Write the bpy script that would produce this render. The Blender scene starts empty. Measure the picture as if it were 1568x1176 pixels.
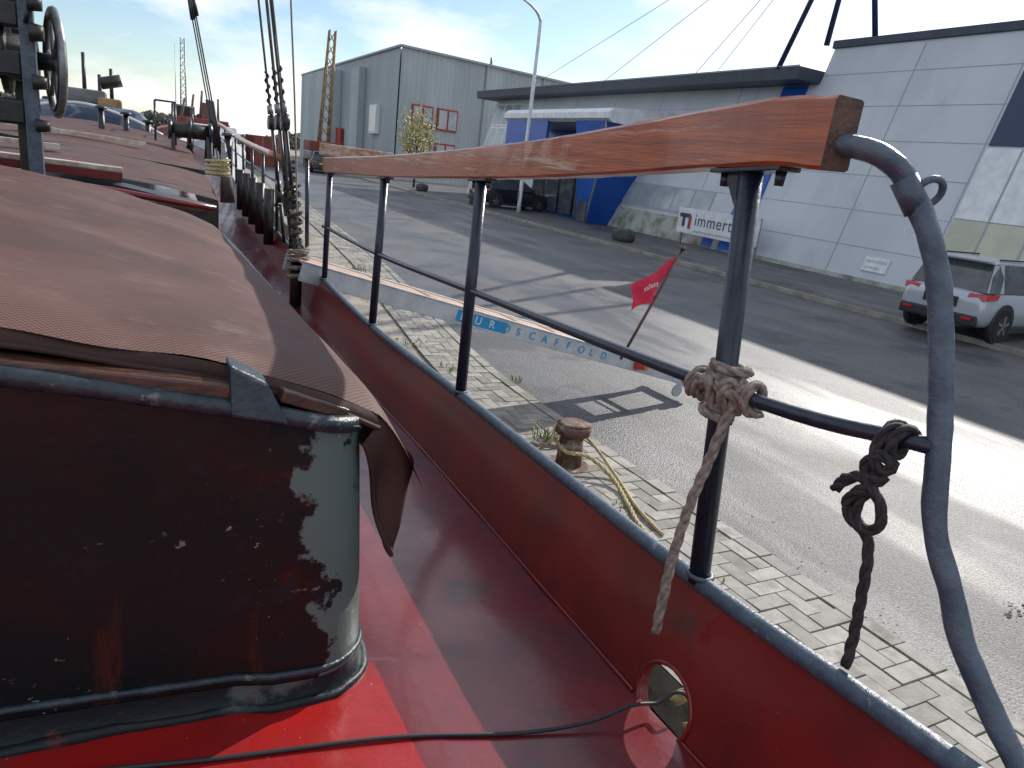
import bpy, math, random
import numpy as np
from mathutils import Vector, Matrix, noise
random.seed(7)
CH=2.45
sc=bpy.context.scene
col=sc.collection
XF=[None]

# ---------------- materials ----------------
def mat(name,c1,c2=None,rough=.6,metal=0,scale=8,detail=6,bump=0,bscale=None,thr=(.4,.6),c3=None,s3=3,t3=(.55,.6),stretch=(1,1,1),rough2=None,spec=.5,coat=0,c4=None,s4=40,t4=(.7,.73)):
    m=bpy.data.materials.new(name); m.use_nodes=True
    nt=m.node_tree; N=nt.nodes; L=nt.links
    b=N['Principled BSDF']
    b.inputs['Roughness'].default_value=rough; b.inputs['Metallic'].default_value=metal
    b.inputs['Specular IOR Level'].default_value=spec
    b.inputs['Coat Weight'].default_value=coat
    b.inputs['Coat Roughness'].default_value=.12
    b.inputs['Base Color'].default_value=(*c1,1)
    tc=N.new('ShaderNodeTexCoord'); mp=N.new('ShaderNodeMapping'); mp.inputs['Scale'].default_value=stretch
    L.new(tc.outputs['Object'],mp.inputs['Vector'])
    out=None
    def nz(s,d=detail):
        n=N.new('ShaderNodeTexNoise'); n.inputs['Scale'].default_value=s; n.inputs['Detail'].default_value=d; n.inputs['Roughness'].default_value=.6
        L.new(mp.outputs['Vector'],n.inputs['Vector']); return n
    def rng(src,a,bb,lo=0,hi=1):
        r=N.new('ShaderNodeMapRange'); r.inputs['From Min'].default_value=a; r.inputs['From Max'].default_value=bb
        r.inputs['To Min'].default_value=lo; r.inputs['To Max'].default_value=hi
        L.new(src,r.inputs['Value']); return r.outputs['Result']
    if c2 is not None:
        n=nz(scale); f=rng(n.outputs['Fac'],*thr)
        mx=N.new('ShaderNodeMix'); mx.data_type='RGBA'; mx.inputs['A'].default_value=(*c1,1); mx.inputs['B'].default_value=(*c2,1)
        L.new(f,mx.inputs['Factor']); out=mx.outputs['Result']
        if rough2 is not None:
            L.new(rng(f,0,1,rough,rough2),b.inputs['Roughness'])
    for cc,ss,tt in ((c3,s3,t3),(c4,s4,t4)):
      if cc is not None:
        n=nz(ss,8); n.inputs['Roughness'].default_value=.7; f=rng(n.outputs['Fac'],*tt)
        mx=N.new('ShaderNodeMix'); mx.data_type='RGBA'; mx.inputs['B'].default_value=(*cc,1)
        if out is not None: L.new(out,mx.inputs['A'])
        else: mx.inputs['A'].default_value=(*c1,1)
        L.new(f,mx.inputs['Factor']); out=mx.outputs['Result']
    if out is not None: L.new(out,b.inputs['Base Color'])
    if bump:
        n=nz(bscale or scale*4); bp=N.new('ShaderNodeBump'); bp.inputs['Strength'].default_value=bump; bp.inputs['Distance'].default_value=.01
        L.new(n.outputs['Fac'],bp.inputs['Height']); L.new(bp.outputs['Normal'],b.inputs['Normal'])
    return m

M={}
M['red']=mat('red_gloss_paint',(.38,.011,.010),(.27,.011,.011),rough=.25,scale=3,bump=.25,bscale=16,c3=(.12,.03,.028),s3=7,t3=(.58,.68),rough2=.40,c4=(.36,.30,.28),s4=60,t4=(.67,.685),coat=.2)
M['redshade']=mat('shaded_red_deck_paint',(.165,.012,.016),(.11,.011,.015),rough=.26,scale=3,bump=.2,bscale=14,c3=(.06,.02,.02),s3=6,t3=(.56,.68),rough2=.36,c4=(.28,.17,.16),s4=60,t4=(.67,.685),coat=.3)  # darker copy of the deck red; shade beside the bulwark put into the colour
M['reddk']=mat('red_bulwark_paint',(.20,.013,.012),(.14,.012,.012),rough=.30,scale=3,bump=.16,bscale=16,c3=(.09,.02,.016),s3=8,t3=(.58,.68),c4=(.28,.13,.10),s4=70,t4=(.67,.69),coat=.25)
M['cap']=mat('blue_grey_paint',(.085,.115,.155),(.055,.08,.11),rough=.38,scale=30,bump=.3,bscale=90,c3=(.20,.23,.26),s3=25,t3=(.60,.66),c4=(.10,.05,.03),s4=40,t4=(.66,.70))
M['post']=mat('dark_blue_paint',(.012,.016,.032),(.02,.026,.045),rough=.28,scale=20,bump=.15,bscale=60,c3=(.09,.05,.03),s3=30,t3=(.66,.70))
M['pipe']=mat('worn_blue_grey_pipe',(.05,.07,.10),(.09,.115,.15),rough=.34,scale=18,bump=.4,bscale=70,c3=(.15,.10,.07),s3=26,t3=(.64,.68))
M['wood']=mat('varnished_wood',(.42,.10,.028),(.26,.055,.018),rough=.30,scale=6,detail=9,stretch=(3,.45,9),bump=.2,bscale=26,c3=(.52,.36,.26),s3=3.2,t3=(.57,.66),coat=.4,c4=(.07,.03,.02),s4=14,t4=(.66,.70))
M['woodtop']=mat('worn_handrail_wood',(.50,.40,.33),(.36,.16,.08),rough=.5,scale=6,stretch=(3,.6,6),bump=.3)
M['woodend']=mat('wood_end_grain',(.13,.06,.035),(.06,.03,.02),rough=.5,scale=30,bump=.5)
M['flange']=mat('scuffed_base_plate',(.010,.016,.020),(.09,.105,.10),rough=.42,scale=6,detail=10,thr=(.52,.60),bump=.4,bscale=24,c3=(.12,.02,.015),s3=9,t3=(.60,.66),spec=.3)
M['rim']=mat('dark_navy_rim',(.010,.022,.034),(.03,.045,.055),rough=.33,scale=25,bump=.3,c3=(.14,.15,.14),s3=18,t3=(.60,.66))
M['stick']=mat('wet_brown_wood',(.11,.05,.035),(.05,.025,.02),rough=.25,scale=20,stretch=(1,6,6),bump=.2)
M['black']=mat('black_paint',(.012,.012,.014),(.03,.025,.022),rough=.4,scale=12,bump=.2)
M['steel']=mat('galvanised_steel',(.30,.31,.32),(.2,.2,.2),rough=.45,metal=.6,scale=15)
M['alu']=mat('aluminium',(.58,.60,.61),(.46,.48,.50),rough=.45,metal=.15,scale=6)
M['ply']=mat('plywood_deck',(.48,.31,.21),(.40,.25,.16),rough=.7,scale=9)
M['cyan']=mat('cyan_sticker',(.02,.28,.55),rough=.4)
M['white']=mat('white_paint',(.75,.76,.77),(.62,.63,.64),rough=.4,scale=3)
M['whitewood']=mat('worn_white_batten',(.6,.56,.5),(.42,.3,.22),rough=.5,scale=9,bump=.2)
M['greyrope']=mat('grey_rope',(.36,.30,.25),(.2,.16,.135),rough=.9,scale=60,bump=.5,bscale=300)
M['blkrope']=mat('black_rope',(.022,.02,.022),(.045,.04,.04),rough=.7,scale=60,bump=.5,bscale=300)
M['yelrope']=mat('yellow_rope',(.55,.46,.22),(.36,.30,.16),rough=.8,scale=40)
M['rust']=mat('rusty_iron',(.17,.08,.05),(.09,.05,.04),rough=.8,scale=18,bump=.6,bscale=60,c3=(.34,.30,.25),s3=10,t3=(.50,.66))
M['concrete']=mat('quay_concrete',(.36,.33,.28),(.24,.22,.18),rough=.85,scale=2.5,bump=.4,bscale=30,c3=(.10,.11,.06),s3=4,t3=(.58,.68),c4=(.14,.12,.09),s4=18,t4=(.58,.68))
M['joint']=mat('sand_joint',(.055,.05,.035),(.04,.055,.02),rough=.95,scale=6)
M['grass']=mat('grass',(.10,.16,.03),(.18,.2,.05),rough=.6,scale=5)
M['panel']=mat('grey_cladding',(.54,.565,.60),(.48,.50,.535),rough=.55,scale=.6,stretch=(1,1,.4),c3=(.43,.45,.47),s3=1.2,t3=(.58,.75))
M['seam']=mat('panel_seam',(.34,.355,.375),rough=.7)
M['fascia']=mat('dark_blue_fascia',(.035,.045,.07),(.045,.06,.08),rough=.5,scale=2)
M['blue']=mat('blue_cladding',(.008,.085,.42),(.007,.07,.34),rough=.35,scale=1)
M['navy']=mat('navy_steel',(.02,.035,.09),rough=.4)
M['glass']=mat('window_glass',(.05,.06,.07),(.09,.1,.11),rough=.08,scale=2)
M['glassl']=mat('reflective_window',(.42,.46,.46),(.30,.34,.36),rough=.15,scale=.8)
M['plinth']=mat('mossy_concrete',(.40,.40,.36),(.16,.18,.11),rough=.85,scale=1.4,bump=.3,bscale=12,thr=(.45,.64))
M['yellowish']=mat('stained_panel',(.55,.55,.42),(.46,.46,.36),rough=.6,scale=1)
M['corr']=mat('corrugated_grey',(.42,.455,.46),(.33,.36,.37),rough=.6,scale=.25,stretch=(1,1,.3))
M['corrd']=mat('corrugated_stained',(.27,.32,.35),(.36,.40,.42),rough=.6,scale=.2,stretch=(1,1,.2))
M['redfr']=mat('red_frame',(.35,.03,.025),rough=.5)
M['flag']=mat('red_flag_cloth',(.70,.02,.07),(.55,.015,.05),rough=.7,scale=10)
M['carsilver']=mat('car_silver',(.46,.48,.52),rough=.25,metal=.2,coat=.8)
M['cardark']=mat('car_dark',(.015,.018,.028),rough=.2,coat=.8)
M['tire']=mat('tyre_rubber',(.02,.02,.02),rough=.85)
M['plastic']=mat('black_plastic',(.025,.025,.027),rough=.55)
M['chrome']=mat('alloy_rim',(.55,.55,.57),rough=.25,metal=.9)
M['tail']=mat('tail_light_red',(.5,.01,.01),rough=.15,coat=1)
M['amber']=mat('amber_lens',(.7,.2,.02),rough=.2)
M['plate']=mat('number_plate_yellow',(.75,.5,.03),rough=.4)
M['bark']=mat('bark',(.10,.075,.05),(.06,.045,.03),rough=.9,scale=10,bump=.5)
M['leafa']=mat('autumn_leaves',(.38,.29,.05),(.20,.20,.04),rough=.6,scale=3)
M['leafb']=mat('distant_foliage',(.10,.10,.07),(.07,.08,.055),rough=.8,scale=.6)
M['stone']=mat('dark_boulder',(.09,.085,.075),(.05,.05,.045),rough=.85,scale=4,bump=.6,bscale=12)
M['crane']=mat('crane_ochre',(.35,.24,.10),(.22,.14,.08),rough=.6,scale=2)
M['shiprust']=mat('rusty_red_hull',(.28,.05,.03),(.16,.05,.03),rough=.6,scale=1)
M['tan']=mat('boat_ochre',(.40,.24,.08),(.2,.14,.08),rough=.5,scale=3)
M['greyboat']=mat('boat_grey',(.20,.21,.20),(.12,.13,.13),rough=.5,scale=3)
M['bluec']=mat('blue_canvas',(.03,.05,.09),(.10,.13,.18),rough=.6,scale=1,thr=(.5,.52))
M['water']=mat('harbour_water',(.02,.03,.028),rough=.06,bump=.5,bscale=3)
M['tarpdk']=mat('shaded_canvas_brown',(.060,.032,.026),(.042,.022,.019),rough=.7,scale=6,bump=.5,bscale=14,spec=.3)  # darker tarpaulin brown; shade on the hanging flap and edges is painted in

def scaled(m,nodesock,N,L,src):
    v=N.new('ShaderNodeVectorMath'); v.operation='SCALE'; L.new(src,v.inputs[0]); L.new(nodesock,v.inputs['Scale']); return v.outputs[0]
def trunkmat():
    m=mat('worn_black_green_paint',(.005,.012,.013),(.018,.008,.007),rough=.30,rough2=.42,scale=2.8,detail=10,thr=(.48,.62),bump=.4,bscale=9,c3=(.075,.013,.009),s3=3.6,t3=(.60,.68),coat=.0,spec=.28)
    nt=m.node_tree;N=nt.nodes;L=nt.links;b=N['Principled BSDF']
    src=b.inputs['Base Color'].links[0].from_socket
    tc=N.new('ShaderNodeTexCoord'); sep=N.new('ShaderNodeSeparateXYZ'); L.new(tc.outputs['Object'],sep.inputs[0])
    def noi(s,st=(1,1,1),d=9):
        mp=N.new('ShaderNodeMapping'); mp.inputs['Scale'].default_value=st; L.new(tc.outputs['Object'],mp.inputs['Vector'])
        n=N.new('ShaderNodeTexNoise'); n.inputs['Scale'].default_value=s; n.inputs['Detail'].default_value=d; n.inputs['Roughness'].default_value=.65; L.new(mp.outputs['Vector'],n.inputs['Vector']); return n.outputs['Fac']
    def mr_(s,a,bb,lo=0,hi=1):
        r=N.new('ShaderNodeMapRange'); r.inputs['From Min'].default_value=a; r.inputs['From Max'].default_value=bb; r.inputs['To Min'].default_value=lo; r.inputs['To Max'].default_value=hi; L.new(s,r.inputs['Value']); return r.outputs['Result']
    def mth(op,a,bb):
        q=N.new('ShaderNodeMath'); q.operation=op
        for i,v in enumerate((a,bb)):
            if isinstance(v,(int,float)): q.inputs[i].default_value=v
            else: L.new(v,q.inputs[i])
        return q.outputs[0]
    def mixc(f,a,c):
        x=N.new('ShaderNodeMix'); x.data_type='RGBA'; L.new(f,x.inputs['Factor']); L.new(a,x.inputs['A'])
        if isinstance(c,tuple): x.inputs['B'].default_value=(*c,1)
        else: L.new(c,x.inputs['B'])
        return x.outputs['Result']
    # grey-green weathered coat near the rounded corner, broken up by noise
    xm=mr_(sep.outputs['X'],.16,.34,-.22,.14)
    gm=mr_(mth('ADD',noi(5.0),xm),.50,.525)
    gm=mth('MULTIPLY',gm,mr_(sep.outputs['X'],.12,.2))
    out=mixc(gm,src,(.115,.16,.15))
    # dark flakes in that coat
    out=mixc(mr_(noi(9),.58,.61),out,(.012,.014,.016))
    # vertical rust runs
    out=mixc(mth('MULTIPLY',mr_(noi(9,(1,1,.12)),.60,.68),.6),out,(.10,.022,.012))
    # small chips to primer, clustered
    cl=mr_(noi(2.2),.46,.56)
    ch=mth('MULTIPLY',mr_(noi(38,(1,1,1.6)),.64,.655),cl)
    out=mixc(ch,out,(.40,.34,.27))
    # larger flaked patch to primer
    out=mixc(mth('MULTIPLY',mr_(noi(10,(1,1,1.5)),.675,.685),1.0),out,(.42,.36,.28))
    L.new(out,b.inputs['Base Color'])
    return m
M['trunk']=trunkmat()
def tarp():
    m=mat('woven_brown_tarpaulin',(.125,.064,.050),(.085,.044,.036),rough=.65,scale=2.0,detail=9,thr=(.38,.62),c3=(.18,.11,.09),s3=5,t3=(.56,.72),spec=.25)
    nt=m.node_tree;N=nt.nodes;L=nt.links;b=N['Principled BSDF']
    src=b.inputs['Base Color'].links[0].from_socket
    tc=N.new('ShaderNodeTexCoord'); sep=N.new('ShaderNodeSeparateXYZ'); L.new(tc.outputs['Object'],sep.inputs[0])
    outs=[]
    for ax,f in (('X',560.),('Y',520.)):
        mu=N.new('ShaderNodeMath'); mu.operation='MULTIPLY'; mu.inputs[1].default_value=f; L.new(sep.outputs[ax],mu.inputs[0])
        s=N.new('ShaderNodeMath'); s.operation='SINE'; L.new(mu.outputs[0],s.inputs[0]); outs.append(s)
    a=N.new('ShaderNodeMath'); a.operation='MULTIPLY'; L.new(outs[0].outputs[0],a.inputs[0]); L.new(outs[1].outputs[0],a.inputs[1])
    r=N.new('ShaderNodeMapRange'); r.inputs['From Min'].default_value=-1; r.inputs['From Max'].default_value=1; r.inputs['To Min'].default_value=.45; r.inputs['To Max'].default_value=1.4
    L.new(a.outputs[0],r.inputs['Value'])
    L.new(scaled(m,r.outputs['Result'],N,L,src),b.inputs['Base Color'])
    n=N.new('ShaderNodeTexNoise'); n.inputs['Scale'].default_value=5; L.new(tc.outputs['Object'],n.inputs['Vector'])
    ad=N.new('ShaderNodeMath'); ad.operation='MULTIPLY_ADD'; ad.inputs[1].default_value=.04; L.new(a.outputs[0],ad.inputs[0]); L.new(n.outputs['Fac'],ad.inputs[2])
    bp=N.new('ShaderNodeBump'); bp.inputs['Strength'].default_value=.4; bp.inputs['Distance'].default_value=.02
    L.new(ad.outputs[0],bp.inputs['Height']); L.new(bp.outputs['Normal'],b.inputs['Normal'])
    return m
M['tarp']=tarp()
def asphalt():
    m=mat('asphalt',(.115,.113,.112),(.082,.081,.083),rough=.5,scale=.5,bump=1.0,bscale=60,c3=(.06,.06,.062),s3=.35,t3=(.54,.58),c4=(.05,.05,.05),s4=1.1,t4=(.66,.68))
    nt=m.node_tree;N=nt.nodes;L=nt.links;b=N['Principled BSDF']
    src=b.inputs['Base Color'].links[0].from_socket
    tc=N.new('ShaderNodeTexCoord')
    n=N.new('ShaderNodeTexNoise'); n.inputs['Scale'].default_value=70; n.inputs['Detail'].default_value=4; L.new(tc.outputs['Object'],n.inputs['Vector'])
    r=N.new('ShaderNodeMapRange'); r.inputs['From Min'].default_value=.35; r.inputs['From Max'].default_value=.68; r.inputs['To Min'].default_value=.35; r.inputs['To Max'].default_value=1.9
    L.new(n.outputs['Fac'],r.inputs['Value'])
    L.new(scaled(m,r.outputs['Result'],N,L,src),b.inputs['Base Color'])
    mp=N.new('ShaderNodeMapping'); mp.inputs['Scale'].default_value=(1.1,.22,1); L.new(tc.outputs['Object'],mp.inputs['Vector'])
    n2=N.new('ShaderNodeTexNoise'); n2.inputs['Scale'].default_value=1.0; n2.inputs['Detail'].default_value=8; L.new(mp.outputs['Vector'],n2.inputs['Vector'])
    sep=N.new('ShaderNodeSeparateXYZ'); L.new(tc.outputs['Object'],sep.inputs[0])
    s1=N.new('ShaderNodeMath'); s1.operation='SUBTRACT'; s1.inputs[1].default_value=7.5; L.new(sep.outputs['X'],s1.inputs[0])
    s2=N.new('ShaderNodeMath'); s2.operation='ABSOLUTE'; L.new(s1.outputs[0],s2.inputs[0])
    s3=N.new('ShaderNodeMapRange'); s3.inputs['From Min'].default_value=.2; s3.inputs['From Max'].default_value=1.1; s3.inputs['To Min'].default_value=-.20; s3.inputs['To Max'].default_value=.05
    L.new(s2.outputs[0],s3.inputs['Value'])
    ad=N.new('ShaderNodeMath'); ad.operation='ADD'; L.new(n2.outputs['Fac'],ad.inputs[0]); L.new(s3.outputs['Result'],ad.inputs[1])
    r2=N.new('ShaderNodeMapRange'); r2.inputs['From Min'].default_value=.32; r2.inputs['From Max'].default_value=.60; r2.inputs['To Min'].default_value=.28; r2.inputs['To Max'].default_value=.62
    L.new(ad.outputs[0],r2.inputs['Value']); L.new(r2.outputs['Result'],b.inputs['Roughness'])
    return m
M['asphalt']=asphalt()
def brickmat():
    m=mat('clay_paver',(.34,.32,.285),(.26,.245,.215),rough=.75,scale=12,bump=.3,bscale=60,c3=(.15,.145,.11),s3=3,t3=(.55,.70))
    nt=m.node_tree;N=nt.nodes;L=nt.links;b=N['Principled BSDF']
    src=b.inputs['Base Color'].links[0].from_socket
    g=N.new('ShaderNodeNewGeometry'); r=N.new('ShaderNodeMapRange'); r.inputs['To Min'].default_value=.66; r.inputs['To Max'].default_value=1.2
    L.new(g.outputs['Random Per Island'],r.inputs['Value'])
    L.new(scaled(m,r.outputs['Result'],N,L,src),b.inputs['Base Color']); return m
M['brick']=brickmat()

# ---------------- helpers ----------------
def empty(name,loc=(0,0,0)):
    e=bpy.data.objects.new(name,None); e.location=(loc[0],loc[1],loc[2]+CH); e.empty_display_size=.2; col.objects.link(e); return e
def mk(name,vs,fs,m,parent=None,smooth=False,bevel=0,sub=0,angle=None):
    me=bpy.data.meshes.new(name)
    out=[]
    for v in vs:
        v=Vector(v)
        if XF[0] is not None: v=XF[0]@v
        out.append((v.x,v.y,v.z+CH))
    me.from_pydata(out,[],fs); me.update()
    ms=m if isinstance(m,list) else [m]
    for k in ms: me.materials.append(M[k])
    o=bpy.data.objects.new(name,me); col.objects.link(o)
    if smooth:
        for p in me.polygons: p.use_smooth=True
    if bevel:
        b=o.modifiers.new('b','BEVEL'); b.width=bevel; b.segments=2; b.limit_method='ANGLE'
    if sub:
        s=o.modifiers.new('s','SUBSURF'); s.levels=sub; s.render_levels=sub
    if parent is not None:
        o.parent=parent; o.matrix_parent_inverse=Matrix.Translation(-Vector(parent.location))
    return o
BF=[(0,3,2,1),(4,5,6,7),(0,1,5,4),(1,2,6,5),(2,3,7,6),(3,0,4,7)]
def hexa(name,pts,m,parent=None,bevel=0): return mk(name,pts,BF,m,parent,bevel=bevel)
def box(name,c,s,m,parent=None,bevel=0,rz=0):
    vs=[]
    for dz in(-.5,.5):
        for dx,dy in((-.5,-.5),(.5,-.5),(.5,.5),(-.5,.5)):
            x=dx*s[0];y=dy*s[1]
            vs.append((c[0]+x*math.cos(rz)-y*math.sin(rz),c[1]+x*math.sin(rz)+y*math.cos(rz),c[2]+dz*s[2]))
    return hexa(name,vs,m,parent,bevel)
def beam(name,p0,p1,w,h,m,parent=None,bevel=0,up=(0,0,1)):
    p0=Vector(p0);p1=Vector(p1);d=(p1-p0).normalized();s=d.cross(Vector(up)).normalized();u=s.cross(d)
    vs=[]
    for p in(p0,p1):
        for a,b in((-1,-1),(1,-1),(1,1),(-1,1)): vs.append(p+s*a*w/2+u*b*h/2)
    return hexa(name,vs,m,parent,bevel)
def cr(pts,k):
    P=[Vector(p) for p in pts]; P=[2*P[0]-P[1]]+P+[2*P[-1]-P[-2]]; out=[]
    for i in range(1,len(P)-2):
        for j in range(k):
            t=j/k;a,b,c,d=P[i-1],P[i],P[i+1],P[i+2]
            out.append(.5*((2*b)+(c-a)*t+(2*a-5*b+4*c-d)*t*t+(3*b-a-3*c+d)*t**3))
    out.append(P[-2]); return out
def frames(P):
    n=len(P);T=[]
    for i in range(n):
        t=P[min(i+1,n-1)]-P[max(i-1,0)]
        T.append(t.normalized() if t.length>1e-9 else Vector((0,0,1)))
    u=T[0].orthogonal().normalized();F=[]
    for i in range(n):
        u=(u-T[i]*u.dot(T[i]))
        u=u.normalized() if u.length>1e-6 else T[i].orthogonal().normalized()
        F.append((u,T[i].cross(u)))
    return F
def tubegeo(P,r,n=10,closed=False,wob=0):
    F=frames(P);vs=[];fs=[]
    for i,p in enumerate(P):
        rr=r[i] if isinstance(r,(list,tuple)) else r
        for j in range(n):
            a=2*math.pi*j/n
            q=rr*(1+ (wob*noise.noise(p*25+Vector((a,0,0))) if wob else 0))
            vs.append(p+F[i][0]*math.cos(a)*q+F[i][1]*math.sin(a)*q)
    m=len(P)
    for i in range(m if closed else m-1):
        for j in range(n):
            i2=(i+1)%m
            fs.append((i*n+j,i*n+(j+1)%n,i2*n+(j+1)%n,i2*n+j))
    if not closed:
        fs.append(tuple(range(n))[::-1]); fs.append(tuple((m-1)*n+j for j in range(n)))
    return vs,fs
def tube(name,pts,r,m,parent=None,n=10,k=0,closed=False,wob=0):
    P=cr(pts,k) if k else [Vector(p) for p in pts]
    v,f=tubegeo(P,r,n,closed,wob); o=mk(name,v,f,m,parent,smooth=True)
    return o
def ring(name,c,R,r,axis,m,parent=None,n=32,sy=1):
    c=Vector(c);ax=Vector(axis).normalized();u=ax.orthogonal().normalized();w=ax.cross(u)
    P=[c+u*math.cos(2*math.pi*i/n)*R+w*math.sin(2*math.pi*i/n)*R*sy for i in range(n)]
    return tube(name,P,r,m,parent,8,closed=True)
def cyl(name,p0,p1,r0,r1,m,parent=None,n=20):
    v,f=tubegeo([Vector(p0),Vector(p1)],[r0,r1],n); o=mk(name,v,f,m,parent,bevel=0)
    for p in o.data.polygons:
        if len(p.vertices)==4: p.use_smooth=True
    return o
def rope(name,pts,r,m,parent=None,k=10,pitch=5.5):
    P=cr(pts,k); Q=[P[0]];step=r*.9;acc=0
    for i in range(1,len(P)):
        a=P[i-1];b=P[i];d=(b-a).length
        if d<1e-9: continue
        while acc+d>=step:
            t=(step-acc)/d; a=a.lerp(b,t); Q.append(a); d=(b-a).length; acc=0
            if d<1e-9: break
        acc+=d
    F=frames(Q);VS=[];FS=[]
    for s in range(3):
        S=[]
        for i,p in enumerate(Q):
            a=2*math.pi*(i*step/(pitch*2*r)+s/3)
            S.append(p+F[i][0]*math.cos(a)*r*.48+F[i][1]*math.sin(a)*r*.48)
        v,f=tubegeo(S,r*.58,6); o=len(VS); VS+=v; FS+=[tuple(x+o for x in q) for q in f]
    return mk(name,VS,FS,m,parent,smooth=True)
def grid(name,fn,us,vs_,m,parent=None,smooth=True,skip=None):
    V=[fn(u,v) for u in us for v in vs_];n=len(vs_);F=[]
    for i in range(len(us)-1):
        for j in range(n-1):
            if skip and skip((us[i]+us[i+1])/2,(vs_[j]+vs_[j+1])/2): continue
            F.append((i*n+j,(i+1)*n+j,(i+1)*n+j+1,i*n+j+1))
    return mk(name,V,F,m,parent,smooth)
def herm(xs,ys):
    xs=list(xs);ys=list(ys)
    def f(x):
        if x<=xs[0]: return ys[0]
        if x>=xs[-1]: return ys[-1]
        i=0
        while x>xs[i+1]: i+=1
        def sl(j):
            if j==0: return (ys[1]-ys[0])/(xs[1]-xs[0])
            if j==len(xs)-1: return (ys[-1]-ys[-2])/(xs[-1]-xs[-2])
            return (ys[j+1]-ys[j-1])/(xs[j+1]-xs[j-1])
        h=xs[i+1]-xs[i];t=(x-xs[i])/h
        return ys[i]*(2*t**3-3*t*t+1)+h*sl(i)*(t**3-2*t*t+t)+ys[i+1]*(-2*t**3+3*t*t)+h*sl(i+1)*(t**3-t*t)
    return f
def lin(a,b,n): return [a+(b-a)*i/(n-1) for i in range(n)]
def text(name,s,size,m,parent,mw):
    c=bpy.data.curves.new(name,'FONT'); c.body=s; c.size=size; c.extrude=.002; c.space_character=1.1
    o=bpy.data.objects.new(name+'_t',c); col.objects.link(o)
    dg=bpy.context.evaluated_depsgraph_get(); dg.update()
    me=bpy.data.meshes.new_from_object(o.evaluated_get(dg)); bpy.data.objects.remove(o)
    me.name=name
    mm=Matrix.Translation((0,0,CH))@mw
    me.transform(mm); me.materials.clear(); me.materials.append(M[m])
    ob=bpy.data.objects.new(name,me); col.objects.link(ob)
    if parent is not None:
        ob.parent=parent; ob.matrix_parent_inverse=Matrix.Translation(-Vector(parent.location))
    return ob
def basis(o,x,y):
    x=Vector(x).normalized();y=Vector(y);y=(y-x*y.dot(x)).normalized();z=x.cross(y)
    m=Matrix.Identity(4)
    for i in range(3): m[i][0]=x[i];m[i][1]=y[i];m[i][2]=z[i];m[i][3]=o[i]
    return m

# ---------------- ground ----------------
G=-CH
xb=herm([-60,0,2,7,10,16,28,45,80,140,600],[4.05,4.05,4.0,3.85,4.15,4.9,5.8,7.0,9,12,20])
Ys=[-60,-20,-5]+lin(-2,20,45)+lin(21,60,30)+[70,80,100,120,140,200,400,900]
def strip(name,xa,xc,z,m,Y=Ys):
    V=[];F=[]
    for y in Y: V+= [(xa(y),y,z),(xc(y),y,z)]
    for i in range(len(Y)-1): F.append((2*i,2*i+1,2*i+3,2*i+2))
    return mk(name,V,F,m)
mk('water',[(-900,-300,G-1.3),(900,-300,G-1.3),(900,900,G-1.3),(-900,900,G-1.3)],[(0,1,2,3)],'water')
strip('ground',lambda y:xb(y)-1.6,lambda y:900,G,'concrete')
mk('far_bank',[(-900,150,G+.01),(5,150,G+.01),(5,900,G+.01),(-900,900,G+.01)],[(0,1,2,3)],'plinth')
qw=[];qf=[]
for y in Ys: qw+=[(xb(y)-1.6,y,G),(xb(y)-1.6,y,G-3)]
for i in range(len(Ys)-1): qf.append((2*i,2*i+1,2*i+3,2*i+2))
mk('quay_wall',qw,qf,'concrete')
V=[];F=[]
y=-4
while y<60:
    y2=y+1.95;o=len(V)
    for yy in(y,y2): V+=[(xb(yy)-1.6,yy,G+.02),(xb(yy)-1.12,yy,G+.02)]
    V+=[(v[0],v[1],G) for v in V[o:o+4]]
    F+=[(o,o+1,o+3,o+2),(o+1,o+5,o+7,o+3),(o,o+4,o+5,o+1),(o+2,o+3,o+7,o+6)]; y+=2
mk('quay_coping',V,F,'concrete')
strip('road',lambda y:xb(y),lambda y:15.5,G+.004,'asphalt')
strip('paver_bedding',lambda y:xb(y)-.80,lambda y:xb(y),G+.006,'joint')
V=[];F=[]
def addbrick(s0,s1,t0,t1):
    g=.005;o=len(V);j=random.uniform(-.004,.004);k=random.uniform(-.002,.002)
    for (s,t) in((s0+g,t0+g),(s1-g,t0+g),(s1-g,t1-g),(s0+g,t1-g)):
        V.append((xb(s)-.8+t+k,s+k,G+.024+j+random.uniform(-.0015,.0015)))
    for (s,t) in((s0+g*.3,t0+g*.3),(s1-g*.3,t0+g*.3),(s1-g*.3,t1-g*.3),(s0+g*.3,t1-g*.3)):
        V.append((xb(s)-.8+t+k,s+k,G+.012+j))
    F.extend([(o+3,o+2,o+1,o),(o,o+1,o+5,o+4),(o+1,o+2,o+6,o+5),(o+2,o+3,o+7,o+6),(o+3,o,o+4,o+7)])
u=.128
for i in range(-8,360):
    for j in range(0,5):
        r=(i-j)%4
        if r==0: addbrick(i*u,(i+2)*u,j*u,(j+1)*u)
        elif r==3:
            if j+2<=5: addbrick(i*u,(i+1)*u,j*u,(j+2)*u)
            else: addbrick(i*u,(i+1)*u,j*u,(j+1)*u)
        if j==0 and (i-0)%4==2: addbrick(i*u,(i+1)*u,0,u)
    if i%2==0: addbrick(i*u,(i+2)*u,5*u+.015,6*u+.015)
mk('brick_pavement',V,F,'brick')
V=[(15.5,-60,G),(15.5,-60,G+.12),(15.62,-60,G+.12),(15.5,60,G),(15.5,60,G+.12),(15.62,60,G+.12)]
mk('kerb',V,[(0,3,4,1),(1,4,5,2)],'concrete')
mk('pavement',[(15.62,-60,G+.116),(60,-60,G+.116),(60,60,G+.116),(15.62,60,G+.116)],[(0,1,2,3)],'asphalt')
V=[];F=[]
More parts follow.
